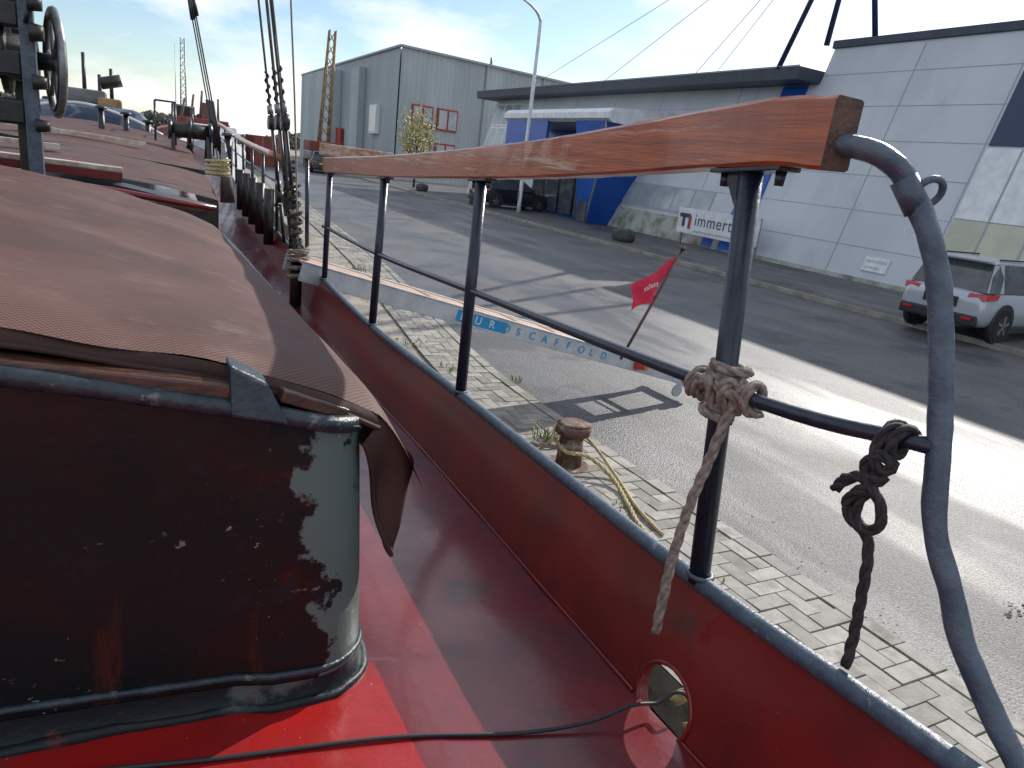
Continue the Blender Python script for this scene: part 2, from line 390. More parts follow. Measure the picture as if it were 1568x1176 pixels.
for i in range(260):
    a=random.uniform(0,6.28);r=.38*random.random()**.7;x=5.2+r*math.cos(a)*.8;y=1.75+r*math.sin(a);q=random.uniform(.006,.02);o=len(V)
    for k in range(4): V.append((x+q*math.cos(a+k*1.57),y+q*math.sin(a+k*1.57)*.7,G+.008+random.uniform(0,.008)))
    F.append((o,o+1,o+2,o+3))
mk('road_grit',V,F,'bark')

# ---------------- ship ----------------
S=empty('red_sailing_barge',(-1.15,10,-1))
cy=[-1.5,0,.41,.984,2.518,3.99,5.82,9,14,21,25,28]
capx=herm(cy,[.62,.93,1.0,1.05,1.135,1.19,1.315,1.45,1.62,1.75,1.2,-.3])
capz=herm(cy,[-.45,-.665,-.73,-.81,-.915,-1.0,-1.076,-1.1,-1.0,-.7,-.48,-.3])
CX=-1.15
def foot(y): return capx(y)-.08, capz(y)-.30
def zdeck(x,y):
    fx,fz=foot(y);u=fx-x
    return fz-.014*math.sin(min(1,u/.5)*math.pi)+.068*u-.006*u*u
YY=lin(-1.5,.7,23)+lin(.72,1.14,43)+lin(1.2,6,49)+lin(6.3,28,60)
def bulw(y,t):
    fx,fz=foot(y);cx,cz=capx(y),capz(y)
    b=.012*math.sin(min(t,1)*math.pi)
    return (cx+(fx-cx)*t-b,y,cz+(fz-cz)*t)
HY,HT,HA,HB=.935,.865,.088,.26
def skiphole(y,t): return ((y-HY)/HA)**2+((t-HT)/HB)**2<1
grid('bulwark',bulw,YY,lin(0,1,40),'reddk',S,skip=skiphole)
P=[Vector(bulw(HY+(HA+.002)*math.cos(a),HT+(HB+.006)*math.sin(a)))+Vector((-.001,0,0)) for a in [2*math.pi*i/40 for i in range(40)]]
tube('fairlead_rim',P,.0055,'reddk',S,8,closed=True)
P2=[p+Vector((.03,0,0)) for p in P]
V=P+P2; n=len(P); mk('fairlead_throat',V,[(i,(i+1)%n,n+(i+1)%n,n+i) for i in range(n)],'reddk',S,True)
def mir(fn): 
    return lambda a,b:(2*CX-fn(a,b)[0],fn(a,b)[1],fn(a,b)[2])
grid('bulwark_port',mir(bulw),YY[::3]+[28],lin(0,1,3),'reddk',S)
def hull(y,t):
    fx,fz=foot(y);X=fx+ (.03 if t<.5 else -.25*(t-.5)); return (X+.03,y,fz-.06-2.2*t)
grid('hull_side',hull,YY[::2]+[28],lin(0,1,6),'black',S)
grid('hull_side_port',mir(hull),YY[::3]+[28],lin(0,1,4),'black',S)
tube('bulwark_cap',[(capx(y),y,capz(y)) for y in YY],.019,'cap',S,12)
tube('bulwark_cap_port',[(2*CX-capx(y),y,capz(y)) for y in YY[::2]],.019,'cap',S,8)
tube('foot_weld',[(foot(y)[0]-.003,y,foot(y)[1]+.003) for y in YY if abs(y-HY)>.085 and y<HY],.005,'reddk',S,6,wob=.3)
tube('foot_weld_aft',[(foot(y)[0]-.003,y,foot(y)[1]+.003) for y in YY if abs(y-HY)>.085 and y>HY],.005,'reddk',S,6,wob=.3)
def deckf(y,s):
    fx,_=foot(y);x=fx+(2*CX-2*fx)*s; xx=x if x>CX else 2*CX-x
    return (x,y,zdeck(xx,y)+.004*noise.noise(Vector((x*3,y*3,0))))
# deck split: side strip's darker red holds the bulwark shade; strips share an exact edge
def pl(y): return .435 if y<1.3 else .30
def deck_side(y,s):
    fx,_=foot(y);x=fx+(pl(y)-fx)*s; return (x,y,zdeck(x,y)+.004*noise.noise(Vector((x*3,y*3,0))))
def deck_mid(y,s):
    x=pl(y)+(2*CX-pl(y)-pl(y))*s; xx=x if x>CX else 2*CX-x
    return (x,y,zdeck(xx,y)+.004*noise.noise(Vector((x*3,y*3,0))))
dy_=lin(-1.5,1.29,90)+lin(1.31,5,60)
grid('side_deck',deck_side,dy_,lin(0,1,24),'redshade',S)
grid('deck',deck_mid,dy_,lin(0,1,60),'red',S)
grid('side_deck_port',lambda y,s:(2*CX-deck_side(y,s)[0],y,deck_side(y,s)[2]),dy_[::3]+[5],lin(0,1,8),'redshade',S)
ds=[s*s for s in lin(0,.7071,30)]; ds=ds+[1-s for s in ds[::-1][1:]]
grid('deck_forward',deckf,lin(5,28,40),ds,'redshade',S)

def ztr(x,y):
    uu=.38-x; return -.515+.255*uu-.05*uu*uu-.03*(y-1.25)
path=[(-2.75,1.23)]+[(x,1.23) for x in lin(-2.4,.27,40)]
for i in range(1,13):
    a=-math.pi/2+math.pi/2*i/12; path.append((.27+.11*math.cos(a),1.34+.11*math.sin(a)))
path+=[(.385,1.6),(.41,2.2),(.44,3),(.455,4),(.455,4.9)]
lv=lin(0,1,24)
def trw(i,t):
    x,y=path[i];zb=zdeck(x if x>CX else 2*CX-x,y)-.01;zt=ztr(x,y)
    a=path[max(i-1,0)];b=path[min(i+1,len(path)-1)]
    tx,ty=b[0]-a[0],b[1]-a[1];l=math.hypot(tx,ty)
    d=(1-t)*(.028 if x>.2 else .012)+.004*noise.noise(Vector((x*4,y*4,t*2.5)))
    return (x+ty/l*d,y-tx/l*d,zb+(zt-zb)*t)
V=[];F=[]
n=len(lv)
for i in range(len(path)):
    for t in lv: V.append(trw(i,t))
for i in range(len(path)-1):
    for j in range(n-1): F.append((i*n+j,(i+1)*n+j,(i+1)*n+j+1,i*n+j+1))
mk('cabin_trunk',V,F,'trunk',S,smooth=True)
def ringp(t,d): 
    out=[]
    for i in range(len(path)):
        p=trw(i,t)
        a=path[max(i-1,0)];b=path[min(i+1,len(path)-1)]
        tx,ty=b[0]-a[0],b[1]-a[1];l=math.hypot(tx,ty)
        out.append((p[0]+ty/l*d,p[1]-tx/l*d,p[2]))
    return out
tube('trunk_top_rim',ringp(1.0,.002),.017,'rim',S,10,wob=.15)
tube('trunk_base_bead',ringp(.13,.002),.008,'rim',S,8,wob=.4)
V=[];F=[]
a=ringp(.10,.002);b=ringp(.045,.004);c=ringp(.028,.014)
for i in range(len(path)): V+=[a[i],b[i],c[i]]
for i in range(len(path)-1): F+=[(i*3,i*3+1,i*3+4,i*3+3),(i*3+1,i*3+2,i*3+5,i*3+4)]
mk('trunk_base_flange',V,F,'flange',S,smooth=True)
tube('trunk_sealant',[(p[0],p[1],zdeck(p[0] if p[0]>CX else 2*CX-p[0],p[1])+.003) for p in ringp(0,.012)],.011,'flange',S,6,wob=.8)
grid('trunk_top',lambda y,x:(x,y,ztr(x,y)+.003),lin(1.235,4.9,10),lin(-2.7,.36,20),'black',S)
beam('front_batten',(-1.3,1.255,-.205),(.13,1.25,-.425),.05,.028,'stick',S,.005)
beam('front_batten_end',(.21,1.255,-.437),(.335,1.275,-.488),.045,.024,'stick',S,.004)
hexa('batten_wedge',[(.125,1.205,-.462),(.225,1.205,-.485),(.225,1.29,-.485),(.125,1.29,-.462),(.125,1.225,-.375),(.185,1.225,-.408),(.185,1.29,-.408),(.125,1.29,-.375)],'rim',S,.006)
def tz(x,y):
    z=ztr(x,y)+.082
    z+=.014*noise.noise(Vector((x*2.2,y*1.6,0)))+.008*noise.noise(Vector((x*6,y*3,4)))
    if x>.1: z-=.35*(x-.1)**2
    return z
def tarpf(y,x):
    z=tz(x,y);yy=y
    if y<1.45: 
        k=(1.45-y)/.17; z-=.018*k*k; yy=y+.010*math.sin(x*9)*k+.006*math.sin(x*23)*k
    if x>.40: z-= 3.2*(x-.40)**1.5+.010*math.sin(y*7+math.sin(y*3))*(x-.40)/.1
    return (x,yy,z)
TY0=1.272
grid('hatch_tarpaulin',tarpf,lin(TY0,1.45,12)+lin(1.5,4.95,80),lin(-2.9,.39,90)+lin(.405,.51,9),'tarp',S)
def hem(x,t):
    b=tarpf(TY0,x);return (x+.002*t,TY0-.010*math.sin(t*2.2)+.006*math.sin(x*14)*t,b[2]-.026*t-.003*math.sin(x*17)*t)
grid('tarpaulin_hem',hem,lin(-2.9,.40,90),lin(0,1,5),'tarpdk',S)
tube('tarpaulin_hem_cord',[hem(x,1) for x in lin(-2.9,.40,90)],.006,'tarpdk',S,6)
def curt(y,t):
    b=tarpf(y,.51); return (.51-.02*t+.008*math.sin(y*9)*t,y,b[2]-.10*t)
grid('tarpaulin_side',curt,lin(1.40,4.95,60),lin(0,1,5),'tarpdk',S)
def flap(s,t):
    ang=-1.75+s*2.2
    cx0,cy0=.425,1.36
    rx=.088*(1-.10*t);ry=.088
    fold=1+.16*math.sin(s*15+1.2)*min(1,t*1.6)
    x=cx0+rx*math.cos(ang)*fold-.035*t; y=cy0+ry*math.sin(ang)*fold
    bell=math.exp(-abs((s-.48)/.33)**3)
    L=.045+.215*bell+.012*math.sin(s*12)
    xx=min(x,.505);z0=tarpf(max(TY0,min(y,1.44)),min(xx,.50))[2]
    return (x,y,z0-L*t-.012*(t**.5))
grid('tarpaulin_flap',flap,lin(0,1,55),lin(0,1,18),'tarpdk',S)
tube('tarpaulin_flap_seam',[flap(s,1) for s in lin(0,1,55)],.006,'tarpdk',S,6)

box('mid_deck',(CX,5.8,-.78),(3.0,1.9,.1),'black',S)
for i in range(26): box('grating_bar_%d'%i,(-.35+i*.03,5.35,-.69),(.008,.6,.03),'plastic',S)
for i in range(8): box('grating_cross_%d'%i,(.03,5.06+i*.08,-.685),(.78,.01,.02),'plastic',S)
tube('red_cross_pipe',[(-2.8,5.5,-.34),(-.77,5.5,-.42),(.47,5.5,-.535)],.022,'reddk',S,10,4)
beam('dark_board',(-1.4,5.2,-.50),(.40,5.05,-.62),.10,.03,'rim',S,.004)
beam('brown_plank',(-2.5,6.1,-.42),(.42,6.1,-.60),.22,.03,'stick',S,.005)
beam('long_board',(-.15,6.4,-.50),(.50,6.2,-.60),.22,.03,'black',S,.004)
beam('short_white_lath',(-.55,5.15,-.38),(-.25,5.08,-.45),.035,.012,'whitewood',S,.002)
beam('white_batten',(-3.0,6.55,-.28),(-.12,6.75,-.405),.16,.035,'whitewood',S,.006)
beam('batten_side',(-3.0,6.47,-.33),(-.12,6.67,-.455),.03,.06,'reddk',S)
xr2=herm([6.6,9,14,19],[.60,.72,.85,.9])
z2=herm([6.6,9,14,19],[-.60,-.60,-.50,-.36])
def h2(y,s):
    xr=xr2(y);x=xr+(2*CX-2*xr)*s;uu=xr-x; w=2*(xr-CX)
    return (x,y,z2(y)+.14*uu*(1-uu/w)*1.5+.012*math.sin(y*2.2)+.015*noise.noise(Vector((x*3,y*2,0))))
grid('aft_hatch_tarpaulin',h2,lin(6.75,19,60),lin(0,1,24),'tarp',S)
grid('aft_hatch_coaming',lambda y,t:(xr2(y)-.01,y,z2(y)-.6*t),lin(6.75,19,12),[0,1],'black',S)
grid('aft_hatch_front',lambda x,t:(x,6.76,z2(6.75)-.02-.5*t+.0),lin(-2.9,.6,6),[0,1],'black',S)
beam('hatch_batten',(-2.2,12,-.22),(.1,12.0,-.33),.12,.05,'whitewood',S)
beam('hatch_batten_far',(-2.6,8.6,-.30),(-.7,8.8,-.36),.12,.05,'whitewood',S)
beam('hatch_cross_bar',(-2.6,10.2,-.24),(.74,10.2,-.55),.10,.05,'black',S)
mk('wheelhouse_hood',[(-2.6,19.5,-.4),(.5,19.5,-.4),(.5,22,-.4),(-2.6,22,-.4),(-2.2,19.8,.15),(.1,19.8,.15),(.1,21.8,.2),(-2.2,21.8,.2)],BF,'bluec',S,bevel=.2)
tube('hood_stripe',[(.52,19.48,-.3),(-.2,19.46,.0),(-1.2,19.46,.18),(-2.5,19.48,-.1)],.035,'white',S,8,6)
for i,(x,y) in enumerate([(.65,16),(.65,17.3),(1.1,18.5),(.3,16)]):
    cyl('guard_post_%d'%i,(x,y,-.5),(x,y,.38),.02,.02,'post',S,8)
tube('guard_rail_top',[(.3,16,.38),(.65,16,.38),(.65,17.3,.38),(1.1,18.5,.38)],.018,'post',S,8)
tube('guard_rail_mid',[(.3,16,0),(.65,16,0),(.65,17.3,0),(1.1,18.5,0)],.014,'post',S,8)
cyl('windlass_drum',(.5,14.5,-.1),(1.15,14.5,-.1),.13,.13,'black',S)
cyl('windlass_flange',(.78,14.5,-.1),(.84,14.5,-.1),.22,.22,'black',S)
for x in(.5,1.15): cyl('windlass_end_%d'%(x*10),(x-.03,14.5,-.1),(x+.03,14.5,-.1),.18,.16,'post',S)
for x in (.55,1.1):
    beam('windlass_leg_%d'%(x*10),(x,14.2,-.6),(x,14.5,0),.05,.05,'black',S); beam('windlass_leg_b_%d'%(x*10),(x,14.8,-.6),(x,14.5,0),.05,.05,'black',S)
rope('rope_coil',[(.95+.15*math.cos(t*.9),10.8+.15*math.sin(t*.9),-.62+.008*t) for t in range(30)],.018,'yelrope',S,3)
for i,(x,y,h) in enumerate([(-.2,17,.5),(.2,18.4,.4),(-.6,16.2,.55),(.95,16.9,.3),(1.3,13.0,.35),(1.2,15.6,.4)]):
    cyl('deck_fitting_%d'%i,(x,y,-.6),(x,y,-.45+h),.07,.05,'black',S,10)
    cyl('deck_fitting_cap_%d'%i,(x,y,-.45+h),(x,y,-.40+h),.11,.09,'rim',S,10)
WX=-.50;WY=6.3;WZ=.30
ring('gear_wheel_rim',(WX,WY,WZ),.34,.026,(1,.22,0),'steel',S,40)
ring('gear_wheel_inner',(WX-.012,WY,WZ),.31,.02,(1,.22,0),'black',S,40)
for i in range(6):
    a=i*math.pi/3+.3;d=Vector((-.22,1,0)).normalized()
    cyl('wheel_spoke_%d'%i,(WX,WY,WZ),Vector((WX,WY,WZ))+d*math.cos(a)*.33+Vector((0,0,1))*math.sin(a)*.33,.018,.014,'steel',S,8)
cyl('wheel_hub',(WX-.10,WY,WZ),(WX+.06,WY,WZ),.06,.05,'black',S)
beam('winch_post',(-.62,6.0,-.55),(-.62,6.0,1.6),.085,.07,'pipe',S,.008,up=(0,1,0))
beam('winch_post_back',(-.72,6.6,-.55),(-.72,6.6,1.6),.12,.10,'black',S,.008,up=(0,1,0))
cyl('winch_drum',(-1.3,6.3,.30),(-.6,6.3,.30),.15,.15,'black',S)
cyl('winch_drum_flange',(-.80,6.3,.30),(-.76,6.3,.30),.24,.24,'black',S)
cyl('winch_drum_upper',(-1.3,6.2,.78),(-.66,6.2,.78),.10,.10,'black',S)
ring('pinion',(-.66,6.2,.78),.14,.035,(1,.1,0),'black',S,20)
ring('pinion_low',(-.66,6.2,.02),.11,.03,(1,.1,0),'black',S,20)
for i,z in enumerate((-.05,.25,.55,.9)):
    box('winch_plate_%d'%i,(-.78,6.1,z),(.24,.12,.16),'black',S,.02)
box('winch_block',(-.95,6.15,.45),(.3,.3,.5),'stick',S,.04)
tube('winch_lever',[(-.62,5.95,.5),(-.55,5.9,.75),(-.60,5.9,1.1)],.015,'black',S,8,4)
for i,(z,r_) in enumerate([(.62,.05),(.45,.06),(.15,.05),(-.12,.045),(1.0,.05)]):
    cyl('winch_boss_%d'%i,(-.60,5.92,z),(-.52,5.92,z),r_,r_*.8,'black',S,12)
cyl('mast',(CX,6.8,-.8),(CX,6.6,14),.16,.10,'stick',S)
def shroud(y,top,rr=.011):
    b=Vector((capx(y)-.02,y,capz(y)))
    t=Vector(top);d=(t-b)
    p=lambda k:b+d*k
    pre='shroud_%d_'%int(y*10)
    cyl(pre+'chainplate',b,p(.030),.020,.020,'black',S,8)
    for q,k in enumerate((.036,.09)):
        c=p(k); cyl(pre+'deadeye_%d'%q,c+Vector((-.035,0,0)),c+Vector((.035,0,0)),.07,.07,'black',S,14)
        cyl(pre+'shackle_%d'%q,p(k+.006),p(k+.012),.03,.03,'steel',S,8)
    for q,o in enumerate((-.035,0,.035)):
        cyl(pre+'lanyard_%d'%q,p(.036)+Vector((0,o,0)),p(.088)+Vector((0,o*.8,0)),.013,.013,'black',S,6)
    cyl(pre+'wire',p(.09),p(1),rr,rr,'steel',S,6)
    rope(pre+'seizing',[p(.095+.0012*i)+Vector((.02*math.cos(i*1.1),.02*math.sin(i*1.1),0)) for i in range(26)],.010,'blkrope',S,2)
shroud(7.1,(-.55,6.5,12.5)); shroud(7.6,(-.45,6.9,12.5),.014); shroud(8.2,(-.5,7.1,12.5))
tube('running_line',[(1.25,7.0,-.9),(1.15,7.0,.2),(1.0,7.0,1.4),(.88,6.9,2.6)],.012,'black',S,6,4)
tube('running_line_b',[(1.28,6.8,-.9),(1.22,6.8,.3),(1.14,6.8,1.6),(1.08,6.7,3.2)],.008,'greyrope',S,6,4)
for q,(yy,zz) in enumerate([(6.95,-.75),(7.25,-.55),(6.8,-.98)]):
    rope('belayed_coil_%d'%q,[(capx(yy)-.1+.05*math.cos(t),yy+.05*math.sin(t),zz+.014*t) for t in range(26)],.016,'blkrope',S,3)
    rope('hanging_coil_%d'%q,[(capx(yy)-.12+.02*math.sin(t*.7),yy+.09*math.sin(t),zz-.02+.15*math.cos(t)) for t in range(22)],.012,'blkrope' if q else 'greyrope',S,4)
cyl('slim_stanchion',(1.30,6.45,-1.09),(1.27,6.45,-.13),.018,.018,'post',S,10)
box('stanchion_head',(1.27,6.45,-.12),(.06,.06,.07),'steel',S,.01)
for i,y in enumerate((18.5,19.3,20.1)):
    b=Vector((capx(y),y,capz(y)));t=Vector((CX+.3,17.5,13))
    cyl('mizzen_shroud_%d'%i,b,b+(t-b)*1,.016,.016,'steel',S,6)
    cyl('mizzen_lanyard_%d'%i,b+(t-b)*.02,b+(t-b)*.10,.04,.04,'black',S,8)
    cyl('mizzen_block_%d'%i,b+(t-b)*.22+Vector((0,-.1,0)),b+(t-b)*.25+Vector((0,-.1,0)),.05,.04,'black',S,8)
cyl('mooring_bitt',(1.17,6.25,-1.38),(1.17,6.25,-.98),.05,.05,'black',S,14)
cyl('mooring_bitt_cap',(1.17,6.25,-.98),(1.17,6.25,-.95),.075,.06,'black',S,14)

PA=[((1.05,.984,-.81),(1.003,1.031,.045)),((1.135,2.518,-.915),(1.133,2.518,-.065)),((1.19,3.99,-1.0),(1.21,3.99,-.149)),((1.315,5.82,-1.076),(1.325,5.82,-.226))]
for i,(b,t) in enumerate(PA):
    cyl('rail_post_%d'%i,b,t,.0225,.0225,'post',S,24)
    tube('post_weld_%d'%i,[(b[0]+.026*math.cos(a*math.pi/6),b[1]+.026*math.sin(a*math.pi/6),b[2]+.018) for a in range(12)],.006,'cap',S,6,closed=True,wob=.4)
    d=Vector((PA[min(i+1,3)][1]))-Vector(PA[max(i-1,0)][1]);d.normalize()
    tt=Vector(t)
    beam('rail_plate_%d'%i,tt-d*.10+Vector((0,0,-.004)),tt+d*.09+Vector((0,0,-.004)),.05,.008,'post',S,.002)
    mk('rail_gusset_%d'%i,[tt+Vector((.004,0,-.008)),tt+d*.07+Vector((.004,0,-.008)),tt+Vector((.004,0,-.10)),tt+Vector((-.004,0,-.008)),tt+d*.07+Vector((-.004,0,-.008)),tt+Vector((-.004,0,-.10))],[(0,1,2),(5,4,3),(0,3,4,1),(1,4,5,2)],'post',S)
    for s,sg in((-.08,1),(.07,1)):
        p=tt+d*s+Vector((0,0,-.008)); cyl('rail_bolt_%d_%d'%(i,int(s*100)),p,p+Vector((0,0,-.024)),.011,.009,'post',S,6)
mid=[(1.328,6.0,-.66),(1.32,5.82,-.651),(1.20,3.99,-.575),(1.134,2.518,-.485),(1.026,1.01,-.378),(1.068,.6,-.335)]
tube('mid_rail',mid,.0135,'post',S,14,8)
hp=cr([(.990,.838,.106),(1.003,1.031,.102),(1.08,1.75,.045),(1.133,2.518,-.008),(1.21,3.99,-.092),(1.325,5.82,-.168),(1.33,5.95,-.172)],10)
V=[];F=[];hw=.030;hh=.056;c=.006
sec=[(-hw+c,-hh),(hw-c,-hh),(hw,-hh+c),(hw,hh-c),(hw-c,hh),(-hw+c,hh),(-hw,hh-c),(-hw,-hh+c)]
for i,p in enumerate(hp):
    t=(hp[min(i+1,len(hp)-1)]-hp[max(i-1,0)]).normalized();s=Vector((t.y,-t.x,0)).normalized()
    for q,(a,b) in enumerate(sec):
        V.append(p+s*a+Vector((0,0,b))+Vector((0,0,.0025*noise.noise(p*14+Vector((q,0,0)))))+s*.0015*noise.noise(p*19+Vector((0,q,0))))
for i in range(len(hp)-1):
    for j in range(8): F.append((i*8+j,i*8+(j+1)%8,(i+1)*8+(j+1)%8,(i+1)*8+j))
F.append(tuple(range(8))[::-1]);F.append(tuple((len(hp)-1)*8+j for j in range(8)))
o=mk('timber_handrail',V,F,['wood','woodend','woodtop'],S)
for q,p in enumerate(o.data.polygons):
    if q>=len(F)-2: p.material_index=1
    elif q%8==4: p.material_index=2
beam('timber_handrail_far',(1.36,6.35,-.06),(1.98,6.35,-.075),.12,.10,'woodtop',S,.01)
tube('bent_rail_pipe',[(.99,.89,.085),(1.0,.835,.092),(1.045,.785,.075),(1.075,.752,.03),(1.085,.70,-.05),(1.084,.66,-.14),(1.079,.61,-.29),(1.066,.564,-.444),(1.075,.52,-.53),(1.08,.47,-.616),(1.087,.36,-.73),(1.02,.22,-.74)],.0178,'pipe',S,16,10,wob=.12)
ring('pipe_eye',(1.098,.742,.035),.022,.006,(.3,1,.4),'pipe',S,18)
tube('pipe_collar',[(1.062,.765,.05),(1.082,.74,.005)],.0205,'pipe',S,14)
fy=lin(9,21,9)
for i,y in enumerate(fy): cyl('far_post_%d'%i,(capx(y),y,capz(y)),(capx(y)-.02,y,capz(y)+.85),.022,.022,'post',S,8)
tube('far_timber_rail',[(capx(y)-.02,y,capz(y)+.87) for y in lin(8.8,21.3,14)],.045,'wood',S,8)
for h in(.3,.58): tube('far_mid_rail_%d'%(h*100),[(capx(y)-.01,y,capz(y)+h) for y in lin(8.8,21.3,14)],.015,'post',S,6)
for i in range(5): cyl('fender_stack_%d'%i,(capx(9+i)-.1,9+i,-1.25),(capx(9+i)-.1,9+i,-.6),.06,.06,'black',S,10)
cyl('ventilator_cowl',(1.25,12.5,-1.1),(1.18,12.5,-.2),.12,.03,'steel',S,16)

tube('deck_cable',[(x,y,z+.005) for x,y,z in [(-1.2,1.12,zdeck(-1.15,1.12)),(-.6,1.13,zdeck(-.6,1.13)),(-.23,1.13,zdeck(-.23,1.13)),(.1,1.08,zdeck(.1,1.08)),(.4,1.04,zdeck(.4,1.04)),(.65,.99,zdeck(.65,.99)),(.80,.965,zdeck(.80,.96)+.01),(.90,.955,zdeck(.93,.95)+.03),(.965,.95,-1.085),(1.05,.93,-1.09),(1.2,.9,-1.5)]],.0042,'plastic',None,8,8)

c=Vector((1.03,1.004,-.37))
pts=[]
def around_post(z,turns,a0,R=.036,dz=.02):
    n=int(turns*10)
    for i in range(n+1):
        a=a0+2*math.pi*turns*i/n; pts.append(Vector((c.x+R*math.cos(a),c.y+R*math.sin(a),z-dz*turns*i/n)))
def around_rail(y,turns,a0,dy,R=.027):
    n=int(turns*9); f=(c.y-y)/.41
    cx_=c.x+.042*f; cz_=-.378+.043*f
    for i in range(n+1):
        a=a0+2*math.pi*turns*i/n; pts.append(Vector((cx_+R*math.cos(a),y+dy*i/n,cz_+R*math.sin(a))))
around_post(-.325,1.3,2.6)
around_rail(.955,1.5,2.0,-.03)
pts.append(Vector((.99,.965,-.365)))
around_rail(1.055,1.4,2.4,.028)
pts.append(Vector((.982,1.01,-.352)))
around_post(-.405,1.2,3.3)
pts+=[Vector(v) for v in [(.985,.972,-.375),(.992,.962,-.345),(1.012,.958,-.37),(1.0,.962,-.44),(.985,.967,-.52),(.968,.975,-.62),(.957,.98,-.74),(.949,.975,-.84),(.942,.967,-.91)]]
rope('tied_grey_rope',pts,.0110,'greyrope',None,5)
bc=Vector((1.052,.65,-.345))
pts=[]
for i in range(16):
    a=i*2*math.pi/7; pts.append(bc+Vector((.024*math.cos(a),-.018+.0026*i,.026*math.sin(a))))
O=lambda x,y,z:bc+Vector((x,y,z))
pts+=[O(-.028,.012,-.02),O(-.030,-.01,-.045),O(-.024,-.022,-.03),O(-.030,.0,-.02),O(-.032,.018,-.045),O(-.03,.0,-.068),O(-.022,-.014,-.052),O(-.03,.006,-.06),
 O(-.028,.035,-.075),O(-.026,.058,-.10),O(-.026,.064,-.115)]
rope('tied_black_rope',pts,.0098,'blkrope',None,7)
pts=[O(-.028,.05,-.085),O(-.03,.02,-.068),O(-.032,-.015,-.085),O(-.030,-.032,-.115),O(-.028,-.022,-.142),O(-.026,.0,-.148),O(-.026,.016,-.130),O(-.026,.012,-.10),O(-.030,-.005,-.078),O(-.034,.018,-.092),O(-.034,.03,-.12),O(-.03,.014,-.145),O(-.022,-.008,-.156),O(-.02,-.022,-.19),O(-.019,-.030,-.26),O(-.018,-.036,-.33),O(-.017,-.038,-.395)]
rope('tied_black_rope_tail',pts,.0092,'blkrope',None,8)
rope('mooring_rope',[(1.17,6.25,-1.0),(1.24,6.2,-1.0),(1.3,6.12,-1.03),(1.36,6.05,-1.1),(1.6,5.9,-1.4),(2.5,5.2,-2.2),(3.0,4.85,-2.25),(3.2,4.7,-2.22)],.02,'greyrope',None,6)
rope('coiled_mooring_rope',[(1.18+.08*math.cos(t),6.2+.08*math.sin(t),-1.15+.011*t) for t in range(26)],.02,'greyrope',None,3)
rope('fairlead_line',[(1.06,.99,-1.13),(1.09,.95,-1.085),(1.12,.90,-1.075),(1.18,.84,-1.11),(1.5,.6,-1.5),(2.6,.2,-2.35)],.016,'yelrope',None,8)
rope('fairlead_line',[(1.05,.93,-1.16),(1.09,.90,-1.125),(1.14,.86,-1.13),(1.25,.8,-1.25),(1.7,.4,-1.8),(2.6,.0,-2.35)],.014,'yelrope',None,8)

# ---------------- gangway ----------------
Gw=empty('gangway',(3.4,6.1,-1.6))
a0=Vector((1.15,5.95,-1.03));a1=Vector((5.55,6.28,-2.14))
d=(a1-a0).normalized();s=Vector((-d.y,d.x,0)).normalized();up=d.cross(s);
up=up if up.z>0 else -up
for k,w in(('near',-.0),('far',.52)):
    beam('side_beam_'+k,a0+s*w,a1+s*w,.045,.16,'alu',Gw,.006)
    beam('side_lip_'+k,a0+s*w+up*.084,a1+s*w+up*.084,.06,.012,'alu',Gw,.002)
beam('plywood_deck',a0+s*.26+up*.070,a1+s*.26-d*.5+up*.070,.46,.018,'ply',Gw)
for i in range(9):
    p=a0.lerp(a1,(i+.5)/9); beam('cross_member_%d'%i,p-up*.02,p+s*.52-up*.02,.04,.04,'alu',Gw)
    if i>0: beam('cleat_%d'%i,p+s*.04+up*.084,p+s*.48+up*.084,.03,.012,'ply',Gw)
L=(a1-a0).length
def side_quad(n,u0,u1,v0,v1,m,offs):
    P=[a0+d*u0+up*v0,a0+d*u1+up*v0,a0+d*u1+up*v1,a0+d*u0+up*v1]
    mk(n,[p-s*(.0235+offs) for p in P]+[p-s*.022 for p in P],BF,m,Gw)
side_quad('sticker',1.50,2.08,-.055,.055,'cyan',.001)
for ch,uu in zip('EUROSCAFFOLD',[1.54+.165*i for i in range(12)]):
    org=a0+d*uu-s*.0262-up*.035
    text('letter_'+ch+str(int(uu*100)),ch,.11,'white' if uu<2.0 else 'cyan',Gw,basis(org,d,up))
for k,w in(('a',.0),('b',.52)):
    p=a1+s*w
    hexa('end_foot_'+k,[p+s*(-.03)+up*.07,p+s*.03+up*.07,p+s*.03-up*.08,p-s*.03-up*.08]+[q+d*.30+Vector((0,0,-.06)) for q in(p+s*(-.03)+up*.03,p+s*.03+up*.03,p+s*.03-up*.06,p-s*.03-up*.06)],'alu',Gw,.004)
    beam('leg_'+k,p-d*.1+up*.0,p-d*.1+Vector((0,0,-.29)),.04,.04,'alu',Gw)
beam('end_bar',a1+d*.28-s*.1+Vector((0,0,-.05)),a1+d*.28+s*.62+Vector((0,0,-.05)),.05,.10,'white',Gw,.01)
cyl('plate_lamp',a1+d*.05-s*.05+Vector((0,0,-.17)),a1+d*.05-s*.07+Vector((0,0,-.17)),.075,.075,'glassl',Gw,16)
for i,uu in enumerate((L-.62,L+.20)):
    p=a0+d*uu-s*.045+up*.01
    box('marker_light_%d'%i,p,(.13,.04,.11),'tail',Gw,.015,rz=math.atan2(d.y,d.x))
    box('marker_amber_%d'%i,p+d*.10,(.06,.04,.09),'amber',Gw,.01,rz=math.atan2(d.y,d.x))
Fg=empty('warning_flag',(4.9,6.1,-1.3))
f0=Vector((4.54,6.0,-1.85));f1=Vector((5.27,6.2,-.67))
cyl('staff',f0,f1,.016,.016,'stick',Fg,10); cyl('staff_tip',f1,f1+Vector((.02,0,.03)),.035,.025,'stick',Fg,10)
fd=(f1-f0)
